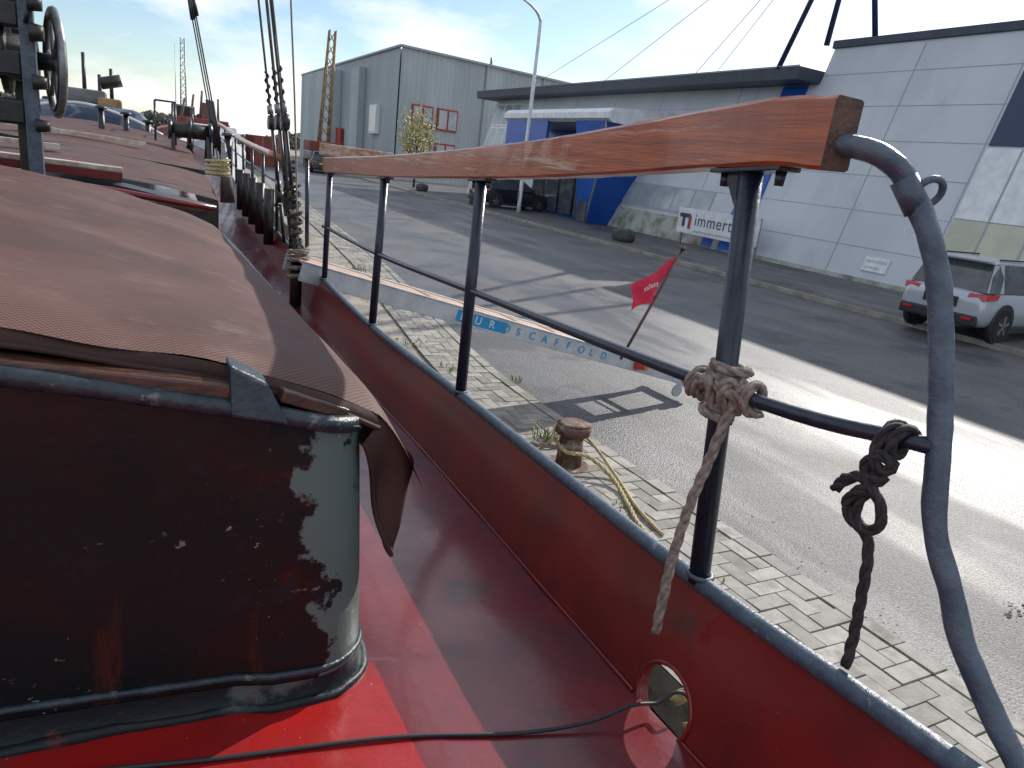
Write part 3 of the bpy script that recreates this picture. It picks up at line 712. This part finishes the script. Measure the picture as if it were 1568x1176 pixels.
def fl(a,b):
    p=f0+fd*(.94-.40*b)
    w=.56*(1-.45*b)
    return p+Vector((-.86,.1,-.50+.20*b))*a*w+Vector((0,.035*math.sin(a*7+b*3),.0))+Vector((.02*math.sin(b*6+a*4),0,-.05*a*a))
grid('cloth',fl,lin(0,1,16),lin(0,1,12),'flag',Fg)
text('flag_text','safety',.075,'white',Fg,basis(f0+fd*.70+Vector((-.28,-.05,-.10)),(1,0,.45),(0,0,1)))

B=empty('mooring_bollard',(3.25,4.79,-2.3))
cyl('base',(3.25,4.79,G),(3.25,4.79,G+.03),.19,.18,'rust',B,24)
cyl('stem',(3.25,4.79,G+.02),(3.25,4.79,G+.34),.115,.10,'rust',B,24)
cyl('head',(3.25,4.79,G+.32),(3.25,4.79,G+.40),.15,.155,'rust',B,24)
cyl('cap',(3.25,4.79,G+.40),(3.25,4.79,G+.42),.15,.11,'rust',B,24)
rope('yellow_mooring_rope',[(3.13,4.9,-2.2),(3.12,4.66,-2.24),(3.32,4.60,-2.28),(3.42,4.35,-2.38),(3.32,4.0,-2.41),(3.18,3.6,-2.41),(3.12,3.0,-2.41),(3.22,2.4,-2.41),(3.30,1.9,-2.41),(3.36,1.2,-2.41),(3.3,.4,-2.41)],.018,'yelrope',None,10)
tube('yellow_hose',[(3.1,5.1,-2.42),(3.05,4.8,-2.2),(3.2,4.95,-2.1),(3.42,4.8,-2.2),(3.5,4.4,-2.4),(3.35,3.9,-2.41),(3.28,3.5,-2.41)],.014,'yelrope',None,8,8)
V=[];F=[]
def tuft(x,y,n,h,sp):
    for _ in range(n):
        a=random.uniform(0,6.28);r=random.random()*sp;bx=x+r*math.cos(a);by=y+r*math.sin(a);hh=h*random.uniform(.4,1)
        l=random.uniform(.2,.8)*hh;a2=random.uniform(0,6.28);w=random.uniform(.003,.007)
        o=len(V);px,py=-math.sin(a2)*w,math.cos(a2)*w
        V.extend([(bx-px,by-py,G+.01),(bx+px,by+py,G+.01),(bx+math.cos(a2)*l*.5-px*.8,by+math.sin(a2)*l*.5-py*.8,G+hh*.7),(bx+math.cos(a2)*l*.5+px*.8,by+math.sin(a2)*l*.5+py*.8,G+hh*.7),(bx+math.cos(a2)*l,by+math.sin(a2)*l,G+hh*.9)])
        F.extend([(o,o+1,o+3,o+2),(o+2,o+3,o+4)])
for x,y,n,h,sp in [(3.35,5.35,45,.22,.13),(3.3,3.95,40,.08,.13),(3.25,7.6,30,.12,.2),(3.9,7.1,24,.12,.10),(3.2,8.8,30,.10,.25),(3.9,14.2,40,.26,.3),(3.5,11.5,50,.14,.3),(3.2,2.9,30,.06,.12)]: tuft(x,y,n,h,sp)
for i in range(130):
    y=random.uniform(0,40); tuft(xb(y)-.80-random.random()**2*.4,y,5,random.uniform(.02,.07),.05)
for i in range(110):
    y=random.uniform(0,30); tuft(xb(y)-random.random()*.78,y,3,.025,.025)
mk('grass',V,F,'grass')
V=[];F=[]
for i in range(900):
    y=random.uniform(0,30);x=xb(y)-.85-random.random()**2*.6 if random.random()<.7 else xb(y)+random.random()**2*.5
    a=random.uniform(0,6.28);r=random.uniform(.006,.016);o=len(V)
    for k in range(4): V.append((x+r*math.cos(a+k*1.57)*(1 if k%2 else .6),y+r*math.sin(a+k*1.57)*(1 if k%2 else .6),G+.028+random.uniform(0,.008)))
    F.append((o,o+1,o+2,o+3))
mk('leaf_litter',V,F,'bark')

# ---------------- leaning workshop building ----------------
Bd=empty('workshop_building',(25,25,-2.4))
LN=.28;JY=20.8
def W(y,z,o=0): return Vector((20.9+LN*(z+2.45)-.963*o,y,z+.269*o))
def fq(n,y0,y1,z0,z1,m,o=.02,bev=0):
    P=[W(y0,z0,o),W(y1,z0,o),W(y1,z1,o),W(y0,z1,o),W(y0,z0,-.05),W(y1,z0,-.05),W(y1,z1,-.05),W(y0,z1,-.05)]
    return mk(n,P,BF,m,Bd,bevel=bev)
Tt=5.5
mk('tall_block',[W(-14,-2.4),W(JY,-2.4),W(JY,Tt),W(-14,Tt),(42,-14,-2.4),(42,JY,-2.4),(42,JY,Tt),(42,-14,Tt)],BF,'panel',Bd)
mk('low_block',[W(JY,-2.4),W(49,-2.4),W(49,4.3),W(JY,4.3),(40,JY,-2.4),(40,49,-2.4),(40,49,4.3),(40,JY,4.3)],BF,'panel',Bd)
box('tall_fascia',(32.6,(JY-14)/2,5.62),(19.1,JY+14.2,.28),'fascia',Bd,.03)
hexa('low_fascia',[(21.6,JY+.02,4.2),(41,JY+.02,4.2),(41,50.2,4.2),(21.6,50.2,4.2),(21.55,JY+.02,4.66),(41,JY+.02,4.66),(41,50.2,4.66),(21.55,50.2,4.66)],'fascia',Bd,.03)
tube('roof_edge_trim',[(21.52,JY,4.67),(21.52,50.2,4.67)],.02,'steel',Bd,6)
for i,z in enumerate([-1.25,-.1,1.05,2.2,3.35,4.5]):
    fq('seam_h_t%d'%i,-14,JY-.05,z,z+.016,'seam',.012)
    if z<4: fq('seam_h_l%d'%i,JY+.05,49,z,z+.016,'seam',.012)
for i,y in enumerate([-6.5,-2.5,1.5,5.5,9.7,13.65,17.1]): fq('seam_v_t%d'%i,y,y+.03,-2.4,Tt-.1,'seam',.014)
for i,y in enumerate([24.8,30,34,38,42,46]): fq('seam_v_l%d'%i,y,y+.03,-2.4,4.2,'seam',.014)
fq('plinth_low',JY+.05,30.3,-2.4,-1.35,'plinth',.05)
fq('plinth_tall',14,JY-.05,-2.4,-2.2,'plinth',.04)
fq('blue_strip',21.3,22.5,-2.3,4.15,'blue',.06)
fq('blue_door_low',22.9,23.5,-2.3,-1.4,'blue',.07)
for i in range(5):
    y=23.9+i*1.25
    fq('window_frame_%d'%i,y-.04,y+1.22,-1.18,-.10,'seam',.03); fq('window_%d'%i,y+.02,y+1.16,-1.12,-.16,'glassl',.035)
for i in range(3):
    for j in range(3):
        y=45.0+i*1.25;z=-.6+j*1.55
        fq('end_window_frame_%d_%d'%(i,j),y-.05,y+1.15,z-.05,z+1.42,'white',.03); fq('end_window_%d_%d'%(i,j),y+.05,y+1.05,z+.05,z+1.32,'glassl' if j else 'glass',.04)
for i in range(4):
    y=39.9+i*1.2; fq('strip_window_%d'%i,y,y+1.05,.7,1.7,'glassl',.035); 
fq('gate_top',8.9,13.55,2.15,4.3,'navy',.03)
fq('gate_mid',8.9,13.55,.02,2.07,'white',.04)
fq('gate_low',8.9,13.55,-1.4,-.02,'yellowish',.035)
fq('gate_bottom',8.9,13.55,-2.35,-1.45,'plinth',.035)
for i in range(3): fq('gate_mullion_%d'%i,10.1+i*1.2,10.16+i*1.2,-1.4,2.07,'seam',.05)
box('wall_lamp',(22.1,19.3,3.0),(.25,.3,.12),'white',Bd,.03)
fq('small_wall_sign',14.9,15.8,-1.95,-1.5,'white',.05)
text('small_sign_text','PARKEREN',.15,'seam',Bd,basis(W(15.75,-1.68,.054),(0,-1,0),(.28,0,1)))
text('small_sign_text_b','verboden',.13,'seam',Bd,basis(W(15.7,-1.86,.054),(0,-1,0),(.28,0,1)))
ap=Vector((21.9,19.8,10.6))
for i,b in enumerate([(21.6,21.9,4.6),(22.2,20.4,5.4),(23.3,19.3,5.7)]):
    cyl('roof_mast_%d'%i,b,ap,.10,.08,'navy',Bd,12)
for i,b in enumerate([(21.7,34,4.7),(22.5,28,4.7),(25,30,4.7),(22.3,44,4.7)]): cyl('stay_cable_%d'%i,ap,b,.014,.014,'steel',Bd,6)
E=empty('entrance_portal',(20,34,-2.4))
V=[];F=[]
prof=[(22.3,2.2),(19.0,2.35),(18.75,2.5),(18.75,2.75),(19.0,2.95),(22.3,3.2)]
for y in(28.6,39.4):
    for x,z in prof: V.append((x,y,z))
for i in range(6): F.append((i,(i+1)%6,6+(i+1)%6,6+i))
F+= [(5,4,3,2,1,0),(6,7,8,9,10,11)]
mk('canopy',V,F,'white',E)
mk('canopy_soffit',[(22,28.9,2.18),(19.1,28.9,2.32),(19.1,39.1,2.32),(22,39.1,2.18)],[(0,1,2,3)],'alu',E)
hexa('blue_fascia_panel',[(18.9,34.4,1.0),(19.05,34.4,1.0),(19.05,39.2,1.0),(18.9,39.2,1.0),(18.9,34.4,2.6),(19.05,34.4,2.6),(19.05,39.2,2.6),(18.9,39.2,2.6)],'blue',E,.02)
hexa('blue_side_wall',[(19.7,30.6,-2.33),(21.5,30.6,-2.33),(21.5,31.6,-2.33),(19.7,31.6,-2.33),(18.9,28.9,2.4),(22.2,28.9,2.4),(22.2,31.6,2.4),(18.9,31.6,2.4)],'blue',E,.01)
hexa('blue_back_wall',[(20.6,31.7,-2.33),(20.9,31.7,-2.33),(20.9,39,-2.33),(20.6,39,-2.33),(21.6,31.7,2.2),(21.9,31.7,2.2),(21.9,39,2.2),(21.6,39,2.2)],'blue',E)
box('door',(19.55,31.0,-1.25),(.06,.8,2.05),'glass',E)
box('door_window_frame',(19.58,31.0,-1.25),(.03,.92,2.15),'blue',E)
for i in range(4): box('entrance_glass_%d'%i,(20.45,32.6+i*1.6,-.6),(.06,1.35,3.2),'glass',E)
tube('downpipe',[(18.8,28.8,2.4),(18.9,28.8,1.0),(19.4,30.2,-1.6),(19.45,30.3,-2.3)],.05,'steel',E,8)

Sg=empty('company_sign',(20.2,22,-1.5))
box('board',(20.25,22.1,-1.36),(.08,4.6,1.02),'white',Sg,.01)
for i,y in enumerate((19.9,24.2)): box('sign_post_%d'%i,(20.36,y,-1.6),(.08,.08,1.55),'steel',Sg)
RR=((0,-1,0),(0,0,1))
text('sign_text','immertech',.68,'fascia',Sg,basis(Vector((20.205,23.35,-1.5)),*RR))
box('logo_square',(20.2,23.95,-1.15),(.02,.66,.16),'navy',Sg)
box('logo_bar',(20.19,24.0,-1.35),(.02,.14,.50),'navy',Sg)
box('logo_red',(20.185,23.62,-1.40),(.02,.14,.52),'redfr',Sg)
text('sign_small','interieurbouw & betimmeringen',.16,'seam',Sg,basis(Vector((20.205,23.3,-1.77)),*RR))

def boulder(x,y,r,h):
    bm_v=[];bf=[]
    n=14;m=9
    for i in range(m+1):
        th=math.pi*i/m
        for j in range(n):
            ph=2*math.pi*j/n;v=Vector((math.sin(th)*math.cos(ph),math.sin(th)*math.sin(ph),math.cos(th)))
            k=1/max(abs(v.x),abs(v.y),abs(v.z))**.75
            k*=1+.10*noise.noise(v*1.7+Vector((x,y,0)))
            bm_v.append((x+v.x*r*k,y+v.y*r*k*1.2,G+.1+h*.40+v.z*h*.42*k))
    for i in range(m):
        for j in range(n): bf.append((i*n+j,i*n+(j+1)%n,(i+1)*n+(j+1)%n,(i+1)*n+j))
    mk('boulder',bm_v,bf,'stone',None,smooth=True)
for a in [(16.7,23.2,.36,.6),(16.7,37.5,.36,.6),(16.5,46,.36,.6)]: boulder(*a)

Lm=empty('street_lamp',(17.8,34.4,-2.4))
P=cr([(17.8,34.4,-2.4),(17.8,34.4,2),(17.8,34.4,6.3),(17.65,34.3,7.0),(17.1,34.1,7.35),(16.2,33.8,7.6)],6)
tube('pole',P,[.11-.06*i/(len(P)-1) for i in range(len(P))],'white',Lm,12)
hexa('lamp_head',[(15.4,33.4,7.6),(16.3,33.7,7.56),(16.2,34.0,7.56),(15.3,33.7,7.6),(15.45,33.45,7.76),(16.2,33.72,7.72),(16.15,33.95,7.72),(15.4,33.65,7.76)],'alu',Lm,.03)
box('pole_hatch',(17.69,34.4,-1.5),(.03,.12,.5),'steel',Lm)

Fb=empty('grey_industrial_building',(28,75,-2.4))
def corr(name,p0,p1,z0,z1,m,pitch=.35,amp=.06):
    p0=Vector(p0);p1=Vector(p1);d=p1-p0;Ln=d.length;d.normalize();nn=Vector((d.y,-d.x,0));V=[];F=[];k=int(Ln/pitch)
    for i in range(k*2+1):
        p=p0+d*(i*pitch/2)+nn*(amp if (i//1)%2 else 0)
        V+=[(p.x,p.y,z0),(p.x,p.y,z1)]
    for i in range(k*2): F.append((2*i,2*i+2,2*i+3,2*i+1))
    mk(name,V,F,m,Fb)
Ht=8.55
mk('core',[(20.6,64.6,G),(60,64.6+8.5,G),(60,111,G),(21.0,111,G),(20.6,64.6,Ht-.1),(60,73.1,Ht-.1),(60,111,Ht-.1),(21.0,111,Ht-.1)],BF,'corrd',Fb)
corr('front_wall',(20.3,64.2,0),(59,72.6,0),G,Ht,'corr',.5)
corr('side_wall',(20.8,111,0),(20.3,64.2,0),G,Ht,'corrd',.8,.05)
beam('front_eave',(20.2,64.0,Ht),(60,72.6,Ht),.25,.18,'seam',Fb); beam('side_eave',(20.2,64.0,Ht),(20.8,111,Ht),.25,.18,'seam',Fb)
box('side_annex',(19.8,93,2.4),(1.4,14,10.8),'corr',Fb,.05)
box('side_annex_b',(20.0,77,2.5),(.7,3,9.9),'corr',Fb)
def onf(u,z,o=.12):
    d=Vector((39,8.4,0)).normalized();n=Vector((d.y,-d.x,0));p=Vector((20.3,64.2,0))+d*u+n*o;return Vector((p.x,p.y,z))
def frq(n,u0,u1,z0,z1,m,o):
    mk(n,[onf(u0,z0,o),onf(u1,z0,o),onf(u1,z1,o),onf(u0,z1,o),onf(u0,z0,0),onf(u1,z0,0),onf(u1,z1,0),onf(u0,z1,0)],BF,m,Fb)
for i,u0 in enumerate((1.3,4.0)):
    for j,z in enumerate((2.2,-.8)):
        frq('red_window_frame_%d_%d'%(i,j),u0,u0+2.2,z,z+1.9,'redfr',.16); frq('pane_%d_%d'%(i,j),u0+.15,u0+1.0,z+.15,z+1.75,'glassl',.2); frq('pane_b_%d_%d'%(i,j),u0+1.2,u0+2.05,z+.15,z+1.75,'glassl',.2)
box('red_door',(20.2,85,.2),(.3,2.2,2.9),'redfr',Fb); box('side_window',(20.15,71,2.6),(.3,2.6,2.6),'white',Fb); box('side_window_glass',(19.98,71,2.6),(.05,2.3,2.3),'glassl',Fb)
for i,u0 in enumerate((9,16,23)): frq('pipe_%d'%i,u0,u0+.12,G,Ht,'seam',.2)
cyl('roof_vent',onf(9.5,Ht,0),onf(9.5,Ht+.7,0),.12,.12,'steel',Fb,8)

def tree(x,y,h,w,m,n=2600,name='autumn_tree'):
    T=empty(name,(x,y,-2.4)); zb=G+.1
    cyl('trunk',(x,y,zb),(x+.05,y,zb+h*.55),.09,.05,'bark',T,10)
    tips=[]
    for i in range(16):
        a=i*2.4;z=zb+h*(.28+.04*i*.6);l=w*random.uniform(.45,.8)
        e=Vector((x+math.cos(a)*l,y+math.sin(a)*l,z+l*.9+random.uniform(0,.4)))
        tube('limb_%d'%i,[(x,y,z),((x+e.x)/2,(y+e.y)/2,z+(e.z-z)*.35),e],.018,'bark',T,6)
        tips.append(e); tips.append(Vector((x,y,z)).lerp(e,.6))
    tips.append(Vector((x,y,zb+h*.9)))
    V=[];F=[]
    for _ in range(n):
        c=random.choice(tips)+Vector((random.gauss(0,w*.17),random.gauss(0,w*.17),random.gauss(0,h*.055)))
        s=random.uniform(.05,.11);u=Vector((random.gauss(0,1),random.gauss(0,1),random.gauss(0,1))).normalized();v=u.orthogonal().normalized()
        o=len(V);V+=[c-u*s,c+v*s*.6,c+u*s,c-v*s*.6];F.append((o,o+1,o+2,o+3))
    mk('foliage',V,F,m,T)
tree(17.3,50,5.6,1.4,'leafa',2200)
V=[];F=[]
for i in range(9000):
    x=random.uniform(-110,45);hh=2.4+2.2*noise.noise(Vector((x*.07,0,0)))+1.5*noise.noise(Vector((x*.3,3,0)))
    y=165+random.uniform(-6,6);z=G+random.random()**.7*max(1,hh*1.3)
    s=random.uniform(.3,.7);u=Vector((random.gauss(0,1),random.gauss(0,1),random.gauss(0,1))).normalized();v=u.orthogonal().normalized();c=Vector((x,y,z));o=len(V)
    V+=[c-u*s,c+v*s,c+u*s,c-v*s];F.append((o,o+1,o+2,o+3))
mk('distant_trees',V,F,'leafb')

def lattice(name,x,y,z0,z1,w,m,lean=0,th=.035):
    C=empty(name,(x,y,z0));n=int((z1-z0)/(w*1.1))
    for k,(a,b) in enumerate(((-1,-1),(1,-1),(1,1),(-1,1))):
        cyl('chord_%d'%k,(x+a*w/2,y+b*w/2,z0),(x+lean+a*w*.3,y+b*w*.3,z1),th*2,th*1.4,m,C,6)
    VS=[];FS=[]
    for i in range(n):
        t0=i/n;t1=(i+1)/n
        for k in range(4):
            cs=[(-1,-1),(1,-1),(1,1),(-1,1)];a=cs[k];b=cs[(k+1)%4]
            f=lambda c,t:Vector((x+lean*t+c[0]*w*(.5-.2*t),y+c[1]*w*(.5-.2*t),z0+(z1-z0)*t))
            v,ff=tubegeo([f(a,t0),f(b,t1)],th,4);o=len(VS);VS+=v;FS+=[tuple(q+o for q in z) for z in ff]
    mk('bracing',VS,FS,m,C)
    return C
C=lattice('lattice_crane',15.4,71,-1.5,9.6,.9,'crane',.5,.05)
box('crane_cab',(15.4,71,-1.2),(3,3,2.4),'shiprust',C,.1)
lattice('tower_crane',6.5,130,-2,12.5,.9,'steel',0,.05)

def vessel(name,x,y,L,Wd,m,cab,z=-.3):
    Vv=empty(name,(x,y,-2)); h=z
    V=[];F=[]
    for i,t in enumerate(lin(0,1,9)):
        w=Wd/2*(1-abs(2*t-1)**4*.6);yy=y+(t-.5)*L;sh=.5*(2*t-1)**2
        V+=[(x-w,yy,h+sh),(x-w*.85,yy,G-1.4),(x+w*.85,yy,G-1.4),(x+w,yy,h+sh)]
    for i in range(8):
        for j in range(4): F.append((i*4+j,i*4+(j+1)%4,(i+1)*4+(j+1)%4,(i+1)*4+j))
    F+=[(0,1,2,3),(32,35,34,33)]
    mk('hull',V,F,m,Vv)
    for i,(dx,dy,sx,sy,sz,mm) in enumerate(cab):
        box('deckhouse_%d'%i,(x+dx,y+dy,h+.3+sz/2),(sx,sy,sz),mm,Vv,.08)
    return Vv
v=vessel('work_boat',-1.8,38,14,4.6,'greyboat',[(-.2,-4,2.2,2.4,.7,'black'),(-.1,-3.8,1.7,1.6,1.15,'greyboat'),(.2,-3.8,2.4,2.2,.10,'tan'),(.9,-5,.8,.7,.9,'tan')],-.6)
for i,(dx,hh) in enumerate([(-.6,1.6),(0,2.2),(.5,1.5),(.9,1.8)]): cyl('exhaust_%d'%i,(-1.8+dx,34+i*.5,.4),(-1.8+dx,34+i*.5,.0+hh),.08,.06,'black',v,8)
cyl('hose_drum',(-1.2,33,1.1),(-.5,33,1.3),.22,.22,'black',v,14)
cyl('antenna',(1.5,36,-.2),(1.5,36,3.2),.02,.01,'steel',v,6)
v=vessel('dredging_barge',4.5,72,20,6,'shiprust',[(0,-6,4,3,.9,'shiprust'),(-1,-2,1.6,2,1.8,'black'),(1,2,3,4,.8,'rust'),(.6,-4,.8,.8,2.2,'rust')],-.6)
for i in range(5): cyl('derrick_%d'%i,(3+i*.8,66+i,.0),(3.4+i*.7,66+i,2+.4*(i%3)),.12,.08,'rust',v,8)
v=vessel('white_motor_boat',2.6,33,8,2.4,'white',[(0,-1,1.6,2.6,.7,'white'),(0,-1,1.5,2.3,.5,'glass')],-.9)
K=empty('shipping_container',(9.5,66,-1.3))
box('container_body',(9.5,66,-1.3),(2.4,6,2.3),'shiprust',K,.03)
for i in range(14): box('corrugation_%d'%i,(8.29,63.3+i*.4,-1.3),(.05,.18,2.1),'shiprust',K)
for x in(8.9,10.1): box('door_bar_%d'%(x*10),(x,62.97,-1.3),(.06,.05,2.1),'steel',K)

def car(name,loc,rz,paint):
    E=empty(name,(loc[0],loc[1],G)); XF[0]=Matrix.Translation((loc[0],loc[1],G+loc[2]))@Matrix.Rotation(rz,4,'Z')
    st=[(-2.2,.70,.42,.80),(-2.18,.82,.34,.92),(-2.08,.88,.28,1.0),(-1.8,.91,.24,1.04),(-1.2,.92,.22,1.05),(-.4,.92,.21,1.03),(.5,.92,.21,1.01),(1.1,.92,.22,.99),(1.6,.90,.24,.93),(2.0,.86,.28,.84),(2.2,.76,.33,.74),(2.26,.60,.4,.66)]
    V=[];F=[]
    for x,w,zb,zt in st:
        half=[(0,zb),(w*.86,zb),(w*.97,zb+.10),(w,zb+(zt-zb)*.45),(w*.985,zb+(zt-zb)*.72),(w*.94,zt-.05),(w*.84,zt),(0,zt+.02)]
        ringp_=half+[(-a,b) for a,b in half[-2:0:-1]]
        for a,b in ringp_: V.append((x,a,b))
    n=14
    for i in range(len(st)-1):
        for j in range(n): F.append((i*n+j,(i+1)*n+j,(i+1)*n+(j+1)%n,i*n+(j+1)%n))
    F.append(tuple(range(n)));F.append(tuple((len(st)-1)*n+j for j in range(n))[::-1])
    mk('body',V,F,paint,E,smooth=True,sub=1)
    def sec(x0,x1,w,z): return [(x0,-w*.9,z),(x0+.12,-w,z),(x1-.25,-w,z),(x1,-w*.72,z),(x1,w*.72,z),(x1-.25,w,z),(x0+.12,w,z),(x0,w*.9,z)]
    V=sec(-2.06,1.25,.85,1.0)+sec(-1.93,.72,.78,1.32)+sec(-1.78,.28,.69,1.56)
    F=[]
    for i in range(2):
        for j in range(8): F.append((i*8+j,i*8+(j+1)%8,(i+1)*8+(j+1)%8,(i+1)*8+j))
    mk('windows',V,F,'glass',E,smooth=False)
    V=sec(-1.86,.30,.70,1.555)+sec(-1.80,.20,.66,1.61)+sec(-1.5,-.1,.5,1.635)
    F=[(q[0],q[1],q[2],q[3]) for q in F]+[tuple(range(16,24)),tuple(range(8))[::-1]]
    mk('roof',V,F,paint,E,smooth=True)
    for s in(-1,1):
        beam('a_pillar%d'%s,(1.12,s*.83,1.0),(.22,s*.69,1.57),.06,.05,paint,E,.01)
        beam('b_pillar%d'%s,(-.25,s*.855,1.0),(-.35,s*.70,1.57),.02,.09,'plastic',E)
        hexa('d_pillar%d'%s,[(-2.07,s*.79,1.0),(-1.55,s*.87,1.0),(-1.55,s*.80,1.0),(-2.0,s*.74,1.0),(-1.80,s*.66,1.57),(-1.55,s*.715,1.57),(-1.55,s*.65,1.57),(-1.76,s*.60,1.57)],paint,E,.01)
        beam('roof_rail%d'%s,(-1.6,s*.62,1.65),(.05,s*.62,1.65),.03,.03,'plastic',E)
        hexa('tail_light%d'%s,[(-2.19,s*.50,.84),(-2.16,s*.84,.84),(-1.85,s*.93,.88),(-1.95,s*.6,.88),(-2.17,s*.50,.95),(-2.14,s*.84,.97),(-1.78,s*.92,.99),(-1.95,s*.6,1.0)],'tail',E,.01)
        box('mirror%d'%s,(.75,s*1.0,1.05),(.12,.2,.14),paint,E,.03)
        box('fog_reflector%d'%s,(-2.25,s*.62,.46),(.03,.2,.05),'tail',E)
        box('sill%d'%s,(0,s*.90,.25),(2.4,.06,.14),'plastic',E,.02)
        for x in(-1.38,1.38):
            cyl('arch_%d_%d'%(s,x*10),(x,s*.80,.38),(x,s*.928,.38),.42,.42,'plastic',E,28)
            cyl('tyre_%d_%d'%(s,x*10),(x,s*.70,.35),(x,s*.94,.35),.35,.34,'tire',E,28)
            cyl('rim_%d_%d'%(s,x*10),(x,s*.90,.35),(x,s*.947,.35),.23,.22,'plastic',E,24)
            for k in range(5):
                a=k*2*math.pi/5+.3
                beam('spoke_%d_%d_%d'%(s,x*10,k),(x,s*.95,.35),(x+.215*math.cos(a),s*.95,.35+.215*math.sin(a)),.05,.02,'chrome',E,0,up=(0,1,0))
    box('rear_bumper',(-2.16,0,.42),(.16,1.6,.22),'plastic',E,.04)
    box('plate_rear',(-2.225,0,.74),(.02,.52,.12),'plate',E); box('plate_recess',(-2.205,0,.74),(.02,.7,.2),'plastic',E)
    box('spoiler',(-1.86,0,1.60),(.22,1.25,.04),paint,E,.01)
    XF[0]=None
car('silver_suv',(16.9,9.2,.12),math.radians(4),'carsilver')
car('dark_suv',(18.4,36.8,.12),math.radians(4),'cardark')
car('parked_car',(13.4,62,.0),math.radians(80),'cardark')

# ---------------- camera, light, sky ----------------
psi=math.radians(28.5);th=math.radians(17.0);ro=math.radians(7.0)
f=Vector((math.sin(psi)*math.cos(th),math.cos(psi)*math.cos(th),-math.sin(th)))
a0_=Vector((math.cos(psi),-math.sin(psi),0));u0_=Vector((math.sin(psi)*math.sin(th),math.cos(psi)*math.sin(th),math.cos(th)))
R=a0_*math.cos(ro)+u0_*math.sin(ro);U=-a0_*math.sin(ro)+u0_*math.cos(ro)
cam=bpy.data.cameras.new('camera');co=bpy.data.objects.new('camera',cam);col.objects.link(co)
mw=Matrix.Identity(4)
for i in range(3): mw[i][0]=R[i];mw[i][1]=U[i];mw[i][2]=-f[i]
mw[2][3]=CH
co.matrix_world=mw
cam.lens=25.03;cam.sensor_width=36;cam.clip_start=.05;cam.clip_end=3000
sc.camera=co
az=math.radians(62);el=math.radians(27.8)
sd=Vector((math.sin(az)*math.cos(el),math.cos(az)*math.cos(el),math.sin(el)))
sl=bpy.data.lights.new('sun','SUN');sl.energy=5.0;sl.angle=math.radians(.5);sl.color=(1,.95,.88)
so=bpy.data.objects.new('sun',sl);so.rotation_euler=(-sd).to_track_quat('-Z','Y').to_euler();so.location=(30,20,40);col.objects.link(so)
w=bpy.data.worlds.new('World');sc.world=w;w.use_nodes=True
nt=w.node_tree;N=nt.nodes;Lk=nt.links
bg=N['Background'];bg.inputs['Strength'].default_value=.145
sky=N.new('ShaderNodeTexSky');sky.sky_type='NISHITA';sky.sun_disc=False;sky.sun_elevation=el;sky.sun_rotation=az;sky.dust_density=.4;sky.air_density=1.0;sky.ozone_density=2.5
tc=N.new('ShaderNodeTexCoord');mp=N.new('ShaderNodeMapping');mp.inputs['Scale'].default_value=(1,1,2.6)
Lk.new(tc.outputs['Generated'],mp.inputs['Vector'])
nz=N.new('ShaderNodeTexNoise');nz.inputs['Scale'].default_value=2.8;nz.inputs['Detail'].default_value=9;nz.inputs['Roughness'].default_value=.58
Lk.new(mp.outputs['Vector'],nz.inputs['Vector'])
mr=N.new('ShaderNodeMapRange');mr.inputs['From Min'].default_value=.42;mr.inputs['From Max'].default_value=.58;mr.inputs['To Min'].default_value=.0;mr.inputs['To Max'].default_value=.92
Lk.new(nz.outputs['Fac'],mr.inputs['Value'])
mx=N.new('ShaderNodeMix');mx.data_type='RGBA';mx.inputs['B'].default_value=(8.2,8.4,8.8,1)
Lk.new(mr.outputs['Result'],mx.inputs['Factor']);Lk.new(sky.outputs['Color'],mx.inputs['A']);Lk.new(mx.outputs['Result'],bg.inputs['Color'])
sc.view_settings.view_transform='Standard';sc.view_settings.look='None';sc.view_settings.exposure=0
